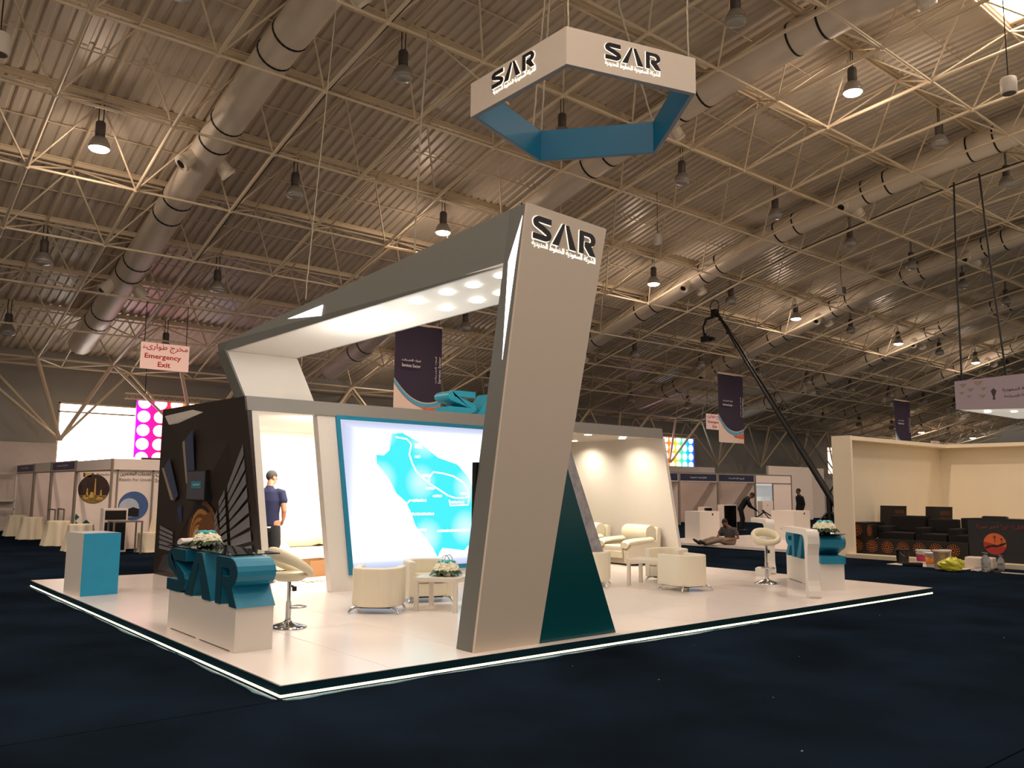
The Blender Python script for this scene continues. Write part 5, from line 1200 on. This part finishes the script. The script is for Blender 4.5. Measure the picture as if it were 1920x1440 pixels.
def rosette(y, z, r, x=17.45, sy=1.0):
    b = M()
    for rad, n, ln, wd, ph in ((0.30, 8, 0.16, 0.055, 0), (0.60, 12, 0.14, 0.07, 0.13), (0.88, 16, 0.10, 0.07, 0.0)):
        for k in range(n):
            a = 2*PI*k/n+ph; ca, sa = math.cos(a), math.sin(a)
            q = [(rad-ln, 0), (rad, -wd), (rad+ln*0.75, 0), (rad, wd)]
            b.prism([(y+sy*r*(u*ca-v*sa), z+r*(u*sa+v*ca)) for u, v in q], 'x', x-0.006, x)
    return sq('rosette', b, ROS)
for k in range(7): rosette(4.66-0.385*k, 0.285, 0.155)
rosette(4.66, 0.66, 0.155); rosette(4.335, 0.655, 0.14, 17.465, 0.5)
def seat(label, x0, y0, x1, y1, zb):
    t = thing('floor_sofa', label, 'sofa', ((x0+x1)/2, (y0+y1)/2, 0.40), 0, 'black seats of the cream stand')
    w, d = x1-x0, y1-y0
    obj('seat_pad', M().box(-w/2, -d/2, 0, w/2, d/2, 0.22), SEATB, t, bev=0.03); obj('back_pad', M().box(w/2-0.22, -d/2+0.02, 0.22, w/2, d/2-0.02, zb), SEATB, t, bev=0.03)
    obj('arm_pad', M().box(-w/2, d/2-0.18, 0.2, w/2-0.22, d/2, 0.36), SEATB, t, bev=0.03)
seat('black low seat left behind the orange rosettes', 18.0, 3.50, 18.9, 4.40, 0.62)
seat('black low seat in the middle behind the orange rosettes', 18.0, 2.72, 18.9, 3.46, 0.56)
seat('black low seat beside the black logo counter', 18.0, 2.04, 18.9, 2.68, 0.60)
def picture(label, y0, y1, z0, z1, x):
    t = thing('dark_picture', label, 'picture', (x, (y0+y1)/2, z0), 0)
    obj('board', M().hexa([(-0.02, y0-(y0+y1)/2, 0), (0.02, y0-(y0+y1)/2, 0), (0.02, y1-(y0+y1)/2, 0), (-0.02, y1-(y0+y1)/2, 0)], [(0.05, y0-(y0+y1)/2, z1-z0), (0.09, y0-(y0+y1)/2, z1-z0), (0.09, y1-(y0+y1)/2, z1-z0), (0.05, y1-(y0+y1)/2, z1-z0)]), STB, t)
    return t
LAT = mat('dim_orange_lattice', (92, 52, 26), 0.5, var=0.5, scale=20)
for lab, y0, y1, x in (('black picture panel with dim lattice pattern left on the cream wall', 4.12, 4.80, 18.95), ('black picture panel with dim lattice pattern right on the cream wall', 2.98, 3.62, 18.95)):
    t = picture(lab, y0, y1, 0.62, 1.255, x); mid = (y0+y1)/2
    for k in range(5):
        for j in range(3):
            b = M(); yy = y0-mid+0.06+0.05*k; zz = 0.16+0.16*j; xx = -0.024+0.07*zz/0.635
            b.prism([(yy-0.02, zz-0.05), (yy+0.02, zz-0.05), (yy+0.02, zz+0.05), (yy-0.02, zz+0.05)], 'x', xx-0.003, xx+0.01); obj('lattice_patch', b, LAT, t)
bk = thing('logo_counter', 'black counter with orange sunset emblem and red lettering on the cream stand', 'counter', (17.45, 1.0, 0.09))
obj('body', M().box(17.45, -1.2, 0.09, 18.0, 2.0, 1.02), mat('charcoal_laminate', (34, 34, 37), 0.4), bk, world=True)
obj('worktop', M().box(17.43, -1.2, 1.02, 18.02, 2.01, 1.04), STB, bk, world=True)
SUN = mat('emblem_orange', (214, 104, 52), 0.5); SUNR = mat('emblem_red', (166, 48, 40), 0.5); EBL = mat('emblem_black', (18, 16, 18), 0.5)
em = obj('sunset_emblem', M().prism(arc(1.45, 0.49, 0.235, 0, 360, 30)[:-1], 'x', 17.444, 17.45), SUN, bk, world=True)
obj('emblem_sea', M().prism(arc(1.45, 0.49, 0.235, 195, 370, 18), 'x', 17.441, 17.444), SUNR, em, world=True)
obj('emblem_dune', M().prism([(1.68, 0.38), (1.60, 0.44), (1.48, 0.47), (1.40, 0.46), (1.32, 0.50), (1.22, 0.53), (1.22, 0.50), (1.30, 0.455), (1.42, 0.42), (1.52, 0.42), (1.62, 0.38)], 'x', 17.438, 17.441), EBL, em, world=True)
for y, z, r in ((1.45, 0.64, 0.05), (1.31, 0.60, 0.035)):
    b = M()
    for k in range(6): a = 2*PI*k/6+0.3; b.prism([(y, z-0.008), (y+r*math.cos(a), z+r*math.sin(a)), (y, z+0.008)], 'x', 17.438, 17.441)
    b.prism([(y-0.004, z-0.12), (y+0.004, z-0.12), (y+0.004, z), (y-0.004, z)], 'x', 17.438, 17.441)
    obj('palm_mark', b, EBL, em, world=True)
text('lettering', 'اقلية ابرا لحر سية', mat('dull_red_ink', (124, 36, 36), 0.5), bk, (17.447, 1.82, 0.80), (0, -1, 0), (0, 0, 1), 0.98, 0.12, 0.002, 0.01)
tag(obj('flat_tray', M().box(17.6, 1.25, 1.041, 17.75, 1.75, 1.08).box(17.62, 1.27, 1.08, 17.73, 1.73, 1.09), STB), 'dark flat tray lying on the black logo counter', 'tray')

# ---- painters' clutter on the carpet
tag(obj('cardboard_sheet', M().box(15.9, 1.5, 0.001, 17.0, 3.15, 0.01), mat('pale_card', (214, 196, 178), 0.8)), 'pale card sheet under the paint buckets', 'sheet')
def bucket(label, x, y, r, h, m, band=None, lid=WHITE, bail=True, rot=0):
    t = thing('paint_bucket', label, 'bucket', (x, y, 0.012), rot, 'paint buckets on the carpet')
    obj('body', M().lathe([(r*0.88, 0), (r, h*0.93), (r*1.05, h*0.94), (r*1.05, h)], 18), m, t)
    if band: obj('printed_label', M().lathe([(r*0.915, h*0.22), (r*0.985, h*0.72), (r*0.98, h*0.72), (r*0.91, h*0.22)], 18, cap=False), band, t)
    if lid: obj('lid', M().lathe([(r*1.07, h), (r*1.07, h*1.05), (r*0.98, h*1.06)], 18), lid, t)
    if bail: obj('wire_handle', M().tube([(r*1.06*math.cos(a), -0.01-r*0.35*math.sin(a)-r*0.8*math.sin(a)*0.5, h*0.85-r*0.8*math.sin(a)) for a in [PI*q/10 for q in range(11)]], 0.004, 5), CHROME, t)
PLW = mat('bucket_white', (222, 210, 196), 0.4); MAG = mat('magenta_label', (168, 44, 86), 0.5); ORA = mat('orange_label', (226, 132, 40), 0.5); TIN = mat('drip_stained_tin', (206, 176, 156), 0.4, 0.3, var=0.45, scale=14); BLT = mat('teal_drip', (70, 158, 178), 0.4)
bucket('black plastic bucket at the left end of the painters row', 16.35, 3.0, 0.14, 0.30, mat('bucket_black', (24, 24, 28), 0.4), None, BLACK)
bucket('white paint bucket with magenta label', 16.55, 2.62, 0.155, 0.30, PLW, MAG, mat('lid_pale_teal', (170, 200, 204), 0.4))
bucket('plain white paint bucket between magenta and orange labels', 16.8, 2.25, 0.12, 0.31, PLW, None)
bucket('white paint bucket with orange label', 15.98, 2.2, 0.12, 0.29, PLW, ORA)
bucket('big stained paint tin with teal drips', 15.62, 1.82, 0.165, 0.37, TIN, None, mat('lid_grey', (190, 182, 174), 0.4))
b = M()
for k in range(5): b.prism([(1.76+0.022*k, 0.36), (1.77+0.022*k, 0.36-0.09*(1+(k*7 % 4)*0.45)), (1.78+0.022*k, 0.36)], 'x', 15.448, 15.452)
yb = thing('yellow_bag', 'crumpled yellow plastic bag before the stained paint tin', 'bag', (15.3, 1.52, 0.01))
rb = random.Random(11); bg = M().ball((0, 0, 0.13), (0.16, 0.26, 0.14), 14, 9)
bg.v = [(v[0]*(1+rb.uniform(-.22, .22)), v[1]*(1+rb.uniform(-.15, .15))-0.35*max(0, v[2]-0.13), max(0.003, v[2]+rb.uniform(-.03, .03))) for v in bg.v]; bg.sm = [False]*len(bg.f)
obj('bag_skin', bg, mat('yellow_plastic', (196, 190, 52), 0.35, var=0.15, scale=10, bump=0.5), yb)
tag(obj('white_carton', M().box(0, 0, 0, 0.32, 0.55, 0.24).xf(Matrix.Translation((16.5, 1.15, 0.002)) @ Matrix.Rotation(0.15, 4, 'Z')), PLW, bev=0.03), 'long white carton behind the yellow plastic bag', 'carton')
def bottle(label, x, y, s):
    t = thing('water_bottle', label, 'bottle', (x, y, 0.003), 0)
    obj('body', M().lathe([(0.07*s, 0), (0.085*s, 0.02*s), (0.085*s, 0.11*s), (0.078*s, 0.13*s), (0.085*s, 0.15*s), (0.085*s, 0.26*s), (0.05*s, 0.32*s), (0.03*s, 0.34*s)], 16), mat('clear_pet', (206, 208, 206), 0.15, trans=0.7), t)
    obj('pump_head', M().cyl((0, 0, 0.34*s), (0, 0, 0.37*s), 0.03*s).tube([(-0.01, 0.06*s, 0.385*s), (0, 0, 0.385*s), (0, -0.05*s, 0.375*s)], 0.012*s, 6), mat('grey_cap', (110, 110, 112), 0.5), t)
bottle('clear water bottle with grey pump head on the carpet', 15.78, 1.02, 1.0); bottle('smaller clear bottle standing behind the pump bottle', 16.45, 0.98, 0.8)
rl = thing('paint_roller', 'dark paint roller lying in front of the magenta label bucket', 'roller', (15.85, 2.55, 0.045), 1.9)
obj('sleeve', M().cyl((-0.2, 0, 0), (0.2, 0, 0), 0.045, n=14), mat('dark_fleece', (30, 30, 28), 0.95, var=0.2), rl); obj('handle', M().tube([(0.2, 0, 0), (0.24, 0, 0), (0.24, -0.1, 0), (0.02, -0.12, 0), (0.02, -0.26, -0.01)], 0.008, 6), CHROME, rl)
for lab, x, y, dy, m in (('white handled brush at the right end of the painters row', 15.75, 0.72, -0.42, PLW), ('dark brush head lying beside the pump bottle', 15.9, 0.92, -0.15, BLACK)):
    t = thing('paint_brush', lab, 'brush', (x, y, 0.012)); obj('handle', M().hexa([(-0.02, 0, 0), (0.02, 0, 0), (0.012, dy, 0), (-0.012, dy, 0)], [(-0.02, 0, 0.02), (0.02, 0, 0.02), (0.012, dy, 0.02), (-0.012, dy, 0.02)]), m, t); obj('bristles', M().box(-0.05, 0, -0.008, 0.05, 0.12, 0.035), mat('bristle', (70, 58, 46), 0.9), t)
tag(obj('grey_rag', M().loft([[(15.95+0.2*s*math.cos(2*PI*k/10), 1.25+0.12*s*math.sin(2*PI*k/10), z+0.01*math.sin(3*k)) for k in range(10)] for s, z in ((1, 0.012), (0.8, 0.03), (0.3, 0.045))]), mat('rag_grey', (170, 160, 152), 0.9, var=0.2)), 'pale crumpled rag between the bag and bottles', 'rag')

# ---- hanging lit ceiling sign at the right edge
cg = thing('ceiling_sign', 'lilac grey hanging ring sign with gold triangles and lit underside at the right edge', 'sign', (24.5, 3, 4.1))
LIL = mat('lilac_grey_board', (150, 138, 150), 0.6, var=0.02); TRI = mat('dull_gold', (140, 118, 96), 0.6)
obj('face', M().hexa([(24.0, 4.8, 4.13), (24.1, 4.8, 4.13), (24.1, -2, 3.85), (24.0, -2, 3.85)], [(24.0, 4.8, 5.0), (24.1, 4.8, 5.0), (24.1, -2, 5.2), (24.0, -2, 5.2)]), LIL, cg, world=True)
obj('soffit', M().hexa([(24.1, 4.75, 4.13), (28.7, 4.75, 4.13), (28.7, -2, 3.87), (24.1, -2, 3.87)], [(24.1, 4.75, 4.18), (28.7, 4.75, 4.18), (28.7, -2, 3.92), (24.1, -2, 3.92)]), mat('lit_soffit_film', (236, 226, 208), 0.4, emit=0.55, var=0.25, scale=1.2), cg, world=True)
obj('rear_face', M().hexa([(24.1, 4.8, 4.13), (28.7, 4.8, 4.13), (28.7, 4.75, 4.13), (24.1, 4.75, 4.13)], [(24.1, 4.8, 5.0), (28.7, 4.8, 5.0), (28.7, 4.75, 5.0), (24.1, 4.7, 5.0)]), LIL, cg, world=True)
for y, x in ((4.2, 24.8), (3.6, 25.2), (2.9, 25.8)):
    obj('soffit_lamp', M().lathe([(0.09, 0), (0.09, 0.03)], 12, (x, y, 4.06)), DLON, cg, world=True); spot('soffit_light', (x, y, 4.02), (0, 0, -1), 25, NEUT, 2.6, 0.9)
for y, z, s in ((4.55, 4.85, 0.10), (4.35, 4.70, 0.10), (4.12, 4.88, 0.13), (3.98, 4.70, 0.08), (4.02, 4.48, 0.10), (4.6, 4.62, 0.07), (4.4, 4.50, 0.07)):
    obj('printed_triangle', M().prism([(y-s, z+s*0.5), (y+s, z+s*0.5), (y, z-s*0.6)], 'x', 23.992, 24.0), TRI, cg, world=True)
INKD = mat('sign_ink', (54, 48, 56), 0.6)
obj('printed_palm', M().prism([(3.66, 4.36), (3.74, 4.36), (3.72, 4.44), (3.78, 4.62), (3.70, 4.70), (3.62, 4.62), (3.68, 4.44)], 'x', 23.992, 24.0), INKD, cg, world=True)
text('lettering', 'المملكة العربية السعودية', INKD, cg, (23.99, 3.46, 4.56), (0, -1, 0.01), (0, 0, 1), 1.3, 0.12, 0.002)
text('lettering', 'الهيئة العامة للسياحة', INKD, cg, (23.99, 3.42, 4.36), (0, -1, 0.01), (0, 0, 1), 1.2, 0.12, 0.002)
for lab, a, c in (('black strap holding the left end of the lilac ceiling sign', (24.05, 4.6, 5.0), (24.05, 4.5, roof_z(4.5))), ('black strap farther right on the lilac ceiling sign', (24.05, 3.35, 5.05), (24.05, 3.75, roof_z(3.75)))):
    tag(obj('hanging_strap', M().tube([a, ((a[0]+c[0])/2, (a[1]+c[1])/2+0.02, (a[2]+c[2])/2), c], 0.028, 6), BLACK), lab, 'strap')

# ---- small hanging boxes and loudspeakers
def pendant(label, x, y, z, r, h, m, box=False):
    t = thing('pendant_speaker', label, 'speaker', (x, y, z))
    obj('casing', M().box(-r, -r*0.6, 0, r, r*0.6, h) if box else M().lathe([(r*0.9, 0), (r, 0.03), (r, h), (r*0.85, h+0.02)], 14), m, t)
    obj('grille', M().box(-r*0.8, -r*0.62, h*0.1, r*0.8, -r*0.6, h*0.9) if box else M().lathe([(r*0.8, -0.004), (r*0.8, 0.002)], 14), HOUS, t)
    obj('wire', M().tube([(0, 0, h), (0, 0, roof_z(y)+TOP-z)], 0.012, 4), BLACK, t)
OFFW = mat('off_white_casing', (206, 196, 182), 0.5)
pendant('white cylinder speaker hung near the bright skylight', 15.75, 0.0, 9.9, 0.16, 0.32, OFFW); pendant('small white cylinder hung right of the leaning tower', 17.5, 11.0, 9.45, 0.13, 0.3, OFFW)
pendant('white box speaker hung right of the crane tip', 28.9, 11.0, 9.55, 0.2, 0.36, OFFW, True); pendant('small white cylinder hung at the far upper left', -0.95, 10, 8.95, 0.16, 0.36, OFFW)

# ---- low white stage with two white counters
lp = thing('low_stage', 'low empty pinkish white stage behind the stools', 'stage', (19, 8, 0))
obj('deck', M().hexa([(16.9, 6.05, 0.03), (22.4, 6.6, 0.03), (22.4, 11.2, 0.03), (16.9, 11.2, 0.03)], [(16.9, 6.05, 0.10), (22.4, 6.6, 0.10), (22.4, 11.2, 0.10), (16.9, 11.2, 0.10)]), FLOORW, lp, world=True)
obj('under_frame', M().box(17.0, 6.3, 0, 22.3, 11.1, 0.03), STB, lp, world=True)
SLOT = mat('keyhole_black', (20, 18, 18), 0.5)
for lab, x0, y0, x1, y1 in (('white box counter with lock mark left of the seated man', 17.2, 9.31, 18.15, 9.85), ('white box counter with lock mark right of the ring stool', 20.9, 8.55, 21.85, 9.35)):
    t = thing('box_counter', lab, 'counter', (x0, y0, 0.1)); obj('body', M().box(0, 0, 0, x1-x0, y1-y0, 0.90), WHITE, t, bev=0.004); obj('lock', M().box((x1-x0)*0.62, -0.006, 0.78, (x1-x0)*0.68, 0.0, 0.84), SLOT, t)
# seated man on the stage edge
t = thing('person', 'man in grey T-shirt and dusty trousers sitting on the low stage edge', 'person', (17.35, 8.35, 0.10))
trousers_and_body(t, dict(pelvis=(0, 0, 0.10), chest=(-0.06, 0.02, 0.38), neck=(-0.12, 0.03, 0.50), head=(-0.20, 0.05, 0.605), look=(-0.75, -0.55, -0.30), r_sh=(-0.08, -0.19, 0.44), l_sh=(-0.09, 0.21, 0.44),
    r_el=(-0.02, -0.27, 0.20), l_el=(-0.24, 0.26, 0.22), r_wr=(-0.25, -0.12, 0.15), l_wr=(-0.34, 0.08, 0.16), r_hip=(-0.02, -0.10, 0.09), l_hip=(-0.02, 0.11, 0.09), r_kn=(-0.38, 0.10, 0.14), l_kn=(-0.34, 0.36, 0.15),
    r_an=(-0.62, 0.42, 0.02), l_an=(-0.58, 0.66, 0.03), r_toe=(-0.74, 0.50, 0.10), l_toe=(-0.70, 0.74, 0.12)), SKIN2, CHAR, KHAKI, SHOE, HBLK, 0.015, 0.017, HBLK, 'short')
# two workers in dark clothes farther back
t = thing('person', 'man in dark clothes stooping over a vacuum cleaner', 'person', (26.0, 14.0, 0), math.radians(-50))
trousers_and_body(t, dict(pelvis=(-0.06, 0, 0.90), chest=(0.16, 0, 1.24), neck=(0.28, 0, 1.36), head=(0.40, 0, 1.43), look=(0.75, 0, -0.65), up=(0.6, 0, 0.8), r_sh=(0.20, -0.19, 1.27), l_sh=(0.20, 0.19, 1.27), r_el=(0.34, -0.24, 0.99), l_el=(0.30, 0.24, 1.00), r_wr=(0.56, -0.10, 0.83), l_wr=(0.50, 0.10, 0.90),
    r_hip=(-0.06, -0.09, 0.90), l_hip=(-0.06, 0.09, 0.90), r_kn=(-0.02, -0.11, 0.49), l_kn=(0.05, 0.11, 0.50), r_an=(-0.10, -0.12, 0.07), l_an=(0.0, 0.12, 0.07), r_toe=(0.08, -0.13, 0.04), l_toe=(0.18, 0.13, 0.04)), SKIN2, DKGREY, DKGREY, SHOE, HBLK, 0.02, 0.022)
vc = thing('vacuum_cleaner', 'black vacuum cleaner with long hose at the stooping man', 'vacuum cleaner', (27.0, 13.2, 0), 0.3)
obj('tank', M().lathe([(0.2, 0.06), (0.24, 0.12), (0.24, 0.42), (0.2, 0.50), (0.10, 0.56)], 16), BLACK, vc); obj('wand', M().tube([(-0.45, 0.35, 0.86), (-0.1, 0.1, 0.45), (0.35, -0.35, 0.06)], 0.022, 8), BLACK, vc); obj('floor_head', M().box(0.2, -0.5, 0.0, 0.55, -0.3, 0.07), BLACK, vc)
obj('hose', M().tube([(0.1*math.cos(a*2)-0.02*a*8, 0.15*math.sin(a*2)+0.05*a*4, 0.55+0.3*math.sin(a)) for a in [PI*q/14 for q in range(15)]], 0.025, 8), BLACK, vc)
for k in range(3): obj('caster', M().ball((0.18*math.cos(2.1*k), 0.18*math.sin(2.1*k), 0.035), 0.035, 8, 6), BLACK, vc)
t = thing('person', 'man in dark clothes standing still before the plain partition', 'person', (28.4, 12.9, 0), math.radians(150))
trousers_and_body(t, dict(pelvis=(0, 0, 0.93), chest=(0, 0, 1.30), neck=(0.02, 0, 1.46), head=(0.05, 0, 1.61), look=(1, 0, -0.05), r_sh=(0, -0.20, 1.38), l_sh=(0, 0.20, 1.38), r_el=(-0.05, -0.26, 1.10), l_el=(-0.05, 0.26, 1.10), r_wr=(0.02, -0.25, 0.85), l_wr=(0.02, 0.25, 0.85),
    r_hip=(0, -0.09, 0.92), l_hip=(0, 0.09, 0.92), r_kn=(0.02, -0.10, 0.50), l_kn=(0.02, 0.10, 0.50), r_an=(0, -0.11, 0.07), l_an=(0, 0.11, 0.07), r_toe=(0.18, -0.13, 0.04), l_toe=(0.18, 0.13, 0.04)), SKIN2, DKGREY, DKGREY, SHOE, HBLK, 0.02, 0.022)

# ---- shell booths along the right
RYB = 19.5
HEADB = mat('dark_blue_header_print', (36, 38, 66), 0.4, var=0.3, scale=3); DOORW = mat('doorway_glow', (214, 220, 222), 0.6, emit=0.32, var=0.02)  # doorway panel glows by itself in place of light in the room
def rbooth(label, x0, x1, kind, words):
    t = thing('shell_booth', label, 'booth', (x0, RYB, 0)); w = x1-x0
    for x in (0.03, w-0.03): obj('post', M().box(x-0.03, -0.03, 0, x+0.03, 0.03, 2.48), ALU, t)
    for z in (2.02, 2.46): obj('rail', M().box(0.03, -0.02, z-0.02, w-0.03, 0.02, z+0.02), ALU, t)
    f = obj('fascia_board', M().box(0.06, 0, 2.04, w-0.06, 0.015, 2.44), PANELP, t)
    if kind:
        obj('header_print', M().box(0.10, -0.006, 2.07, w-0.1, 0, 2.41), HEADB, f)
        text('lettering', words, mat('white_print', (236, 236, 232), 0.5), f, (x0+w*0.28, RYB-0.008, 2.17), (1, 0, 0), (0, 0, 1), w*0.42, 0.11, 0.001)
        obj('wall_panel', M().box(w-0.06, 0.03, 0, w-0.03, 2.4, 2.45), PLAIN, t)
        for k in range(3):
            a = 0.06+(w-0.12)*k/3; obj('wall_panel', M().box(a, 2.4, 0, a+(w-0.12)/3-0.03, 2.43, 2.45), PLAIN, t); obj('panel_joint', M().box(a+(w-0.12)/3-0.03, 2.38, 0, a+(w-0.12)/3, 2.43, 2.45), ALU, t)
    return t
rbooth('open shell booth with dark blue header, left one behind the white counter', 28.9, 31.9, True, 'قطاع الخدمات السعودية')
rbooth('open shell booth with dark blue header behind the stooping man', 31.9, 35.05, True, 'الهيئة العامة للسياحة')
rbooth('open shell booth on the left, cut by the leaning lounge wall', 25.9, 28.9, True, 'قطاع الخدمات')
t = rbooth('closed shell booth with blank header and bright doorway', 35.05, 38.45, False, '')
obj('wall_panel', M().box(1.65, 0.0, 0, 3.36, 0.03, 2.0), PLAIN, t); obj('lit_back', M().box(0.2, 0.5, 0, 2.6, 0.53, 2.1), DOORW, t); obj('door_post', M().box(1.58, -0.02, 0, 1.65, 0.03, 2.02), ALU, t); obj('low_locker', M().box(0.1, -0.35, 0, 1.05, -0.05, 1.1), PLAIN, t); obj('locker_lock', M().box(0.52, -0.356, 0.86, 0.60, -0.35, 0.90), SLOT, t)
BRD = mat('white_board', (214, 200, 190), 0.6)
tag(obj('plain_partition', M().box(38.0, 20.6, 0, 42.4, 20.75, 3.0), BRD), 'tall plain pale partition behind the standing man', 'partition')
tag(obj('plain_partition', M().box(28.5, 24.2, 0, 38.0, 24.35, 2.95), BRD), 'plain pale partition rising behind the blue headed booths', 'partition')
tag(obj('plain_partition', M().box(42.5, 22.2, 0, 46.5, 22.35, 3.05), BRD), 'narrow pale partition beside the camera crane foot', 'partition')
for lab, x, y, w, h in (('black flat screen on a low stand, smaller left one, at the booths', 25.4, 15.2, 0.55, 0.95), ('black flat screen on a low stand, larger right one, at the booths', 26.05, 14.6, 0.85, 1.05)):
    t = thing('black_display', lab, 'display', (x, y, 0)); obj('cabinet', M().box(-w/2, 0, 0, w/2, 0.3, h), PLAIN, t); obj('dark_face', M().box(-w/2+0.03, -0.01, 0.05, w/2-0.03, 0, h-0.04), BLACKG, t)

# ---- camera crane
cr = thing('camera_crane', 'long black camera crane with boom slanting up over the stand', 'camera crane', (25.5, 9.8, 0))
def kq(name, b, m): return obj(name, b, m, cr, world=True)
TIP, PIV, TAIL = Vector((25.5, 14.7, 9.0)), Vector((25.5, 9.95, 1.5)), Vector((25.5, 9.25, 0.42))
b = M(); b.tube([TAIL, PIV], 0.11, 8); dirv = (TIP-PIV)
b.tube([PIV, PIV+dirv*0.35, PIV+dirv*0.7, TIP], [0.125, 0.115, 0.09, 0.055], 8); kq('boom', b, BLACK)
b = M()
for k in range(24): p = PIV+dirv*(k/24); b.ball(p+Vector((0.02*math.sin(k*5), 0.03*math.cos(k*3), -0.08)), (0.06, 0.07, 0.05), 6, 4)
kq('cable_wraps', b, BLACK)
kq('brace_cable', M().tube([TIP, PIV+dirv*0.42+Vector((0, -0.25, 0.42)), PIV+Vector((0, -0.3, 0.5)), TAIL], 0.014, 5).tube([PIV+dirv*0.42, PIV+dirv*0.42+Vector((0, -0.25, 0.42))], 0.02, 5).tube([PIV, PIV+Vector((0, -0.3, 0.5))], 0.03, 5), BLACK)
h = kq('remote_head', M().box(25.38, 14.62, 8.72, 25.62, 14.86, 9.05).tube([(25.5, 14.8, 8.75), (25.45, 15.15, 8.7), (25.4, 15.25, 8.35), (25.4, 15.2, 7.95)], 0.06, 6).tube([(25.5, 14.75+0.22*math.cos(a), 9.2+0.24*math.sin(a)) for a in [2*PI*q/14 for q in range(14)]], 0.02, 5, closed=True), BLACK)
obj('camera', M().box(25.28, 14.9, 7.72, 25.52, 15.32, 7.95).cyl((25.4, 14.9, 7.84), (25.4, 14.72, 7.80), 0.08, n=10).box(25.36, 15.1, 7.95, 25.44, 15.2, 8.1), BLACK, h, world=True)
kq('pedestal_post', M().cyl((25.5, 9.95, 0.35), (25.5, 9.95, 1.55), 0.10, n=12), BLACK)
for k in range(3):
    a = 2*PI*k/3+0.4; e = Vector((25.5+0.85*math.cos(a), 9.95+0.85*math.sin(a), 0.09))
    l = kq('leg', M().tube([(25.5, 9.95, 0.95), e], 0.045, 6).tube([(25.5, 9.95, 0.40), e], 0.03, 6), BLACK); obj('wheel', M().cyl(e+Vector((0, -0.04, 0)), e+Vector((0, 0.04, 0)), 0.09, n=14), BLACK, l, world=True)
for k in range(4): kq('counterweight', M().cyl((25.3+0.10*k, 9.25, 0.42), (25.38+0.10*k, 9.25, 0.42), 0.26, n=18), BLACK)
kq('control_desk', M().box(25.8, 9.0, 0.6, 26.4, 9.5, 1.25).box(26.0, 9.2, 0.0, 26.15, 9.35, 0.6), BLACK)
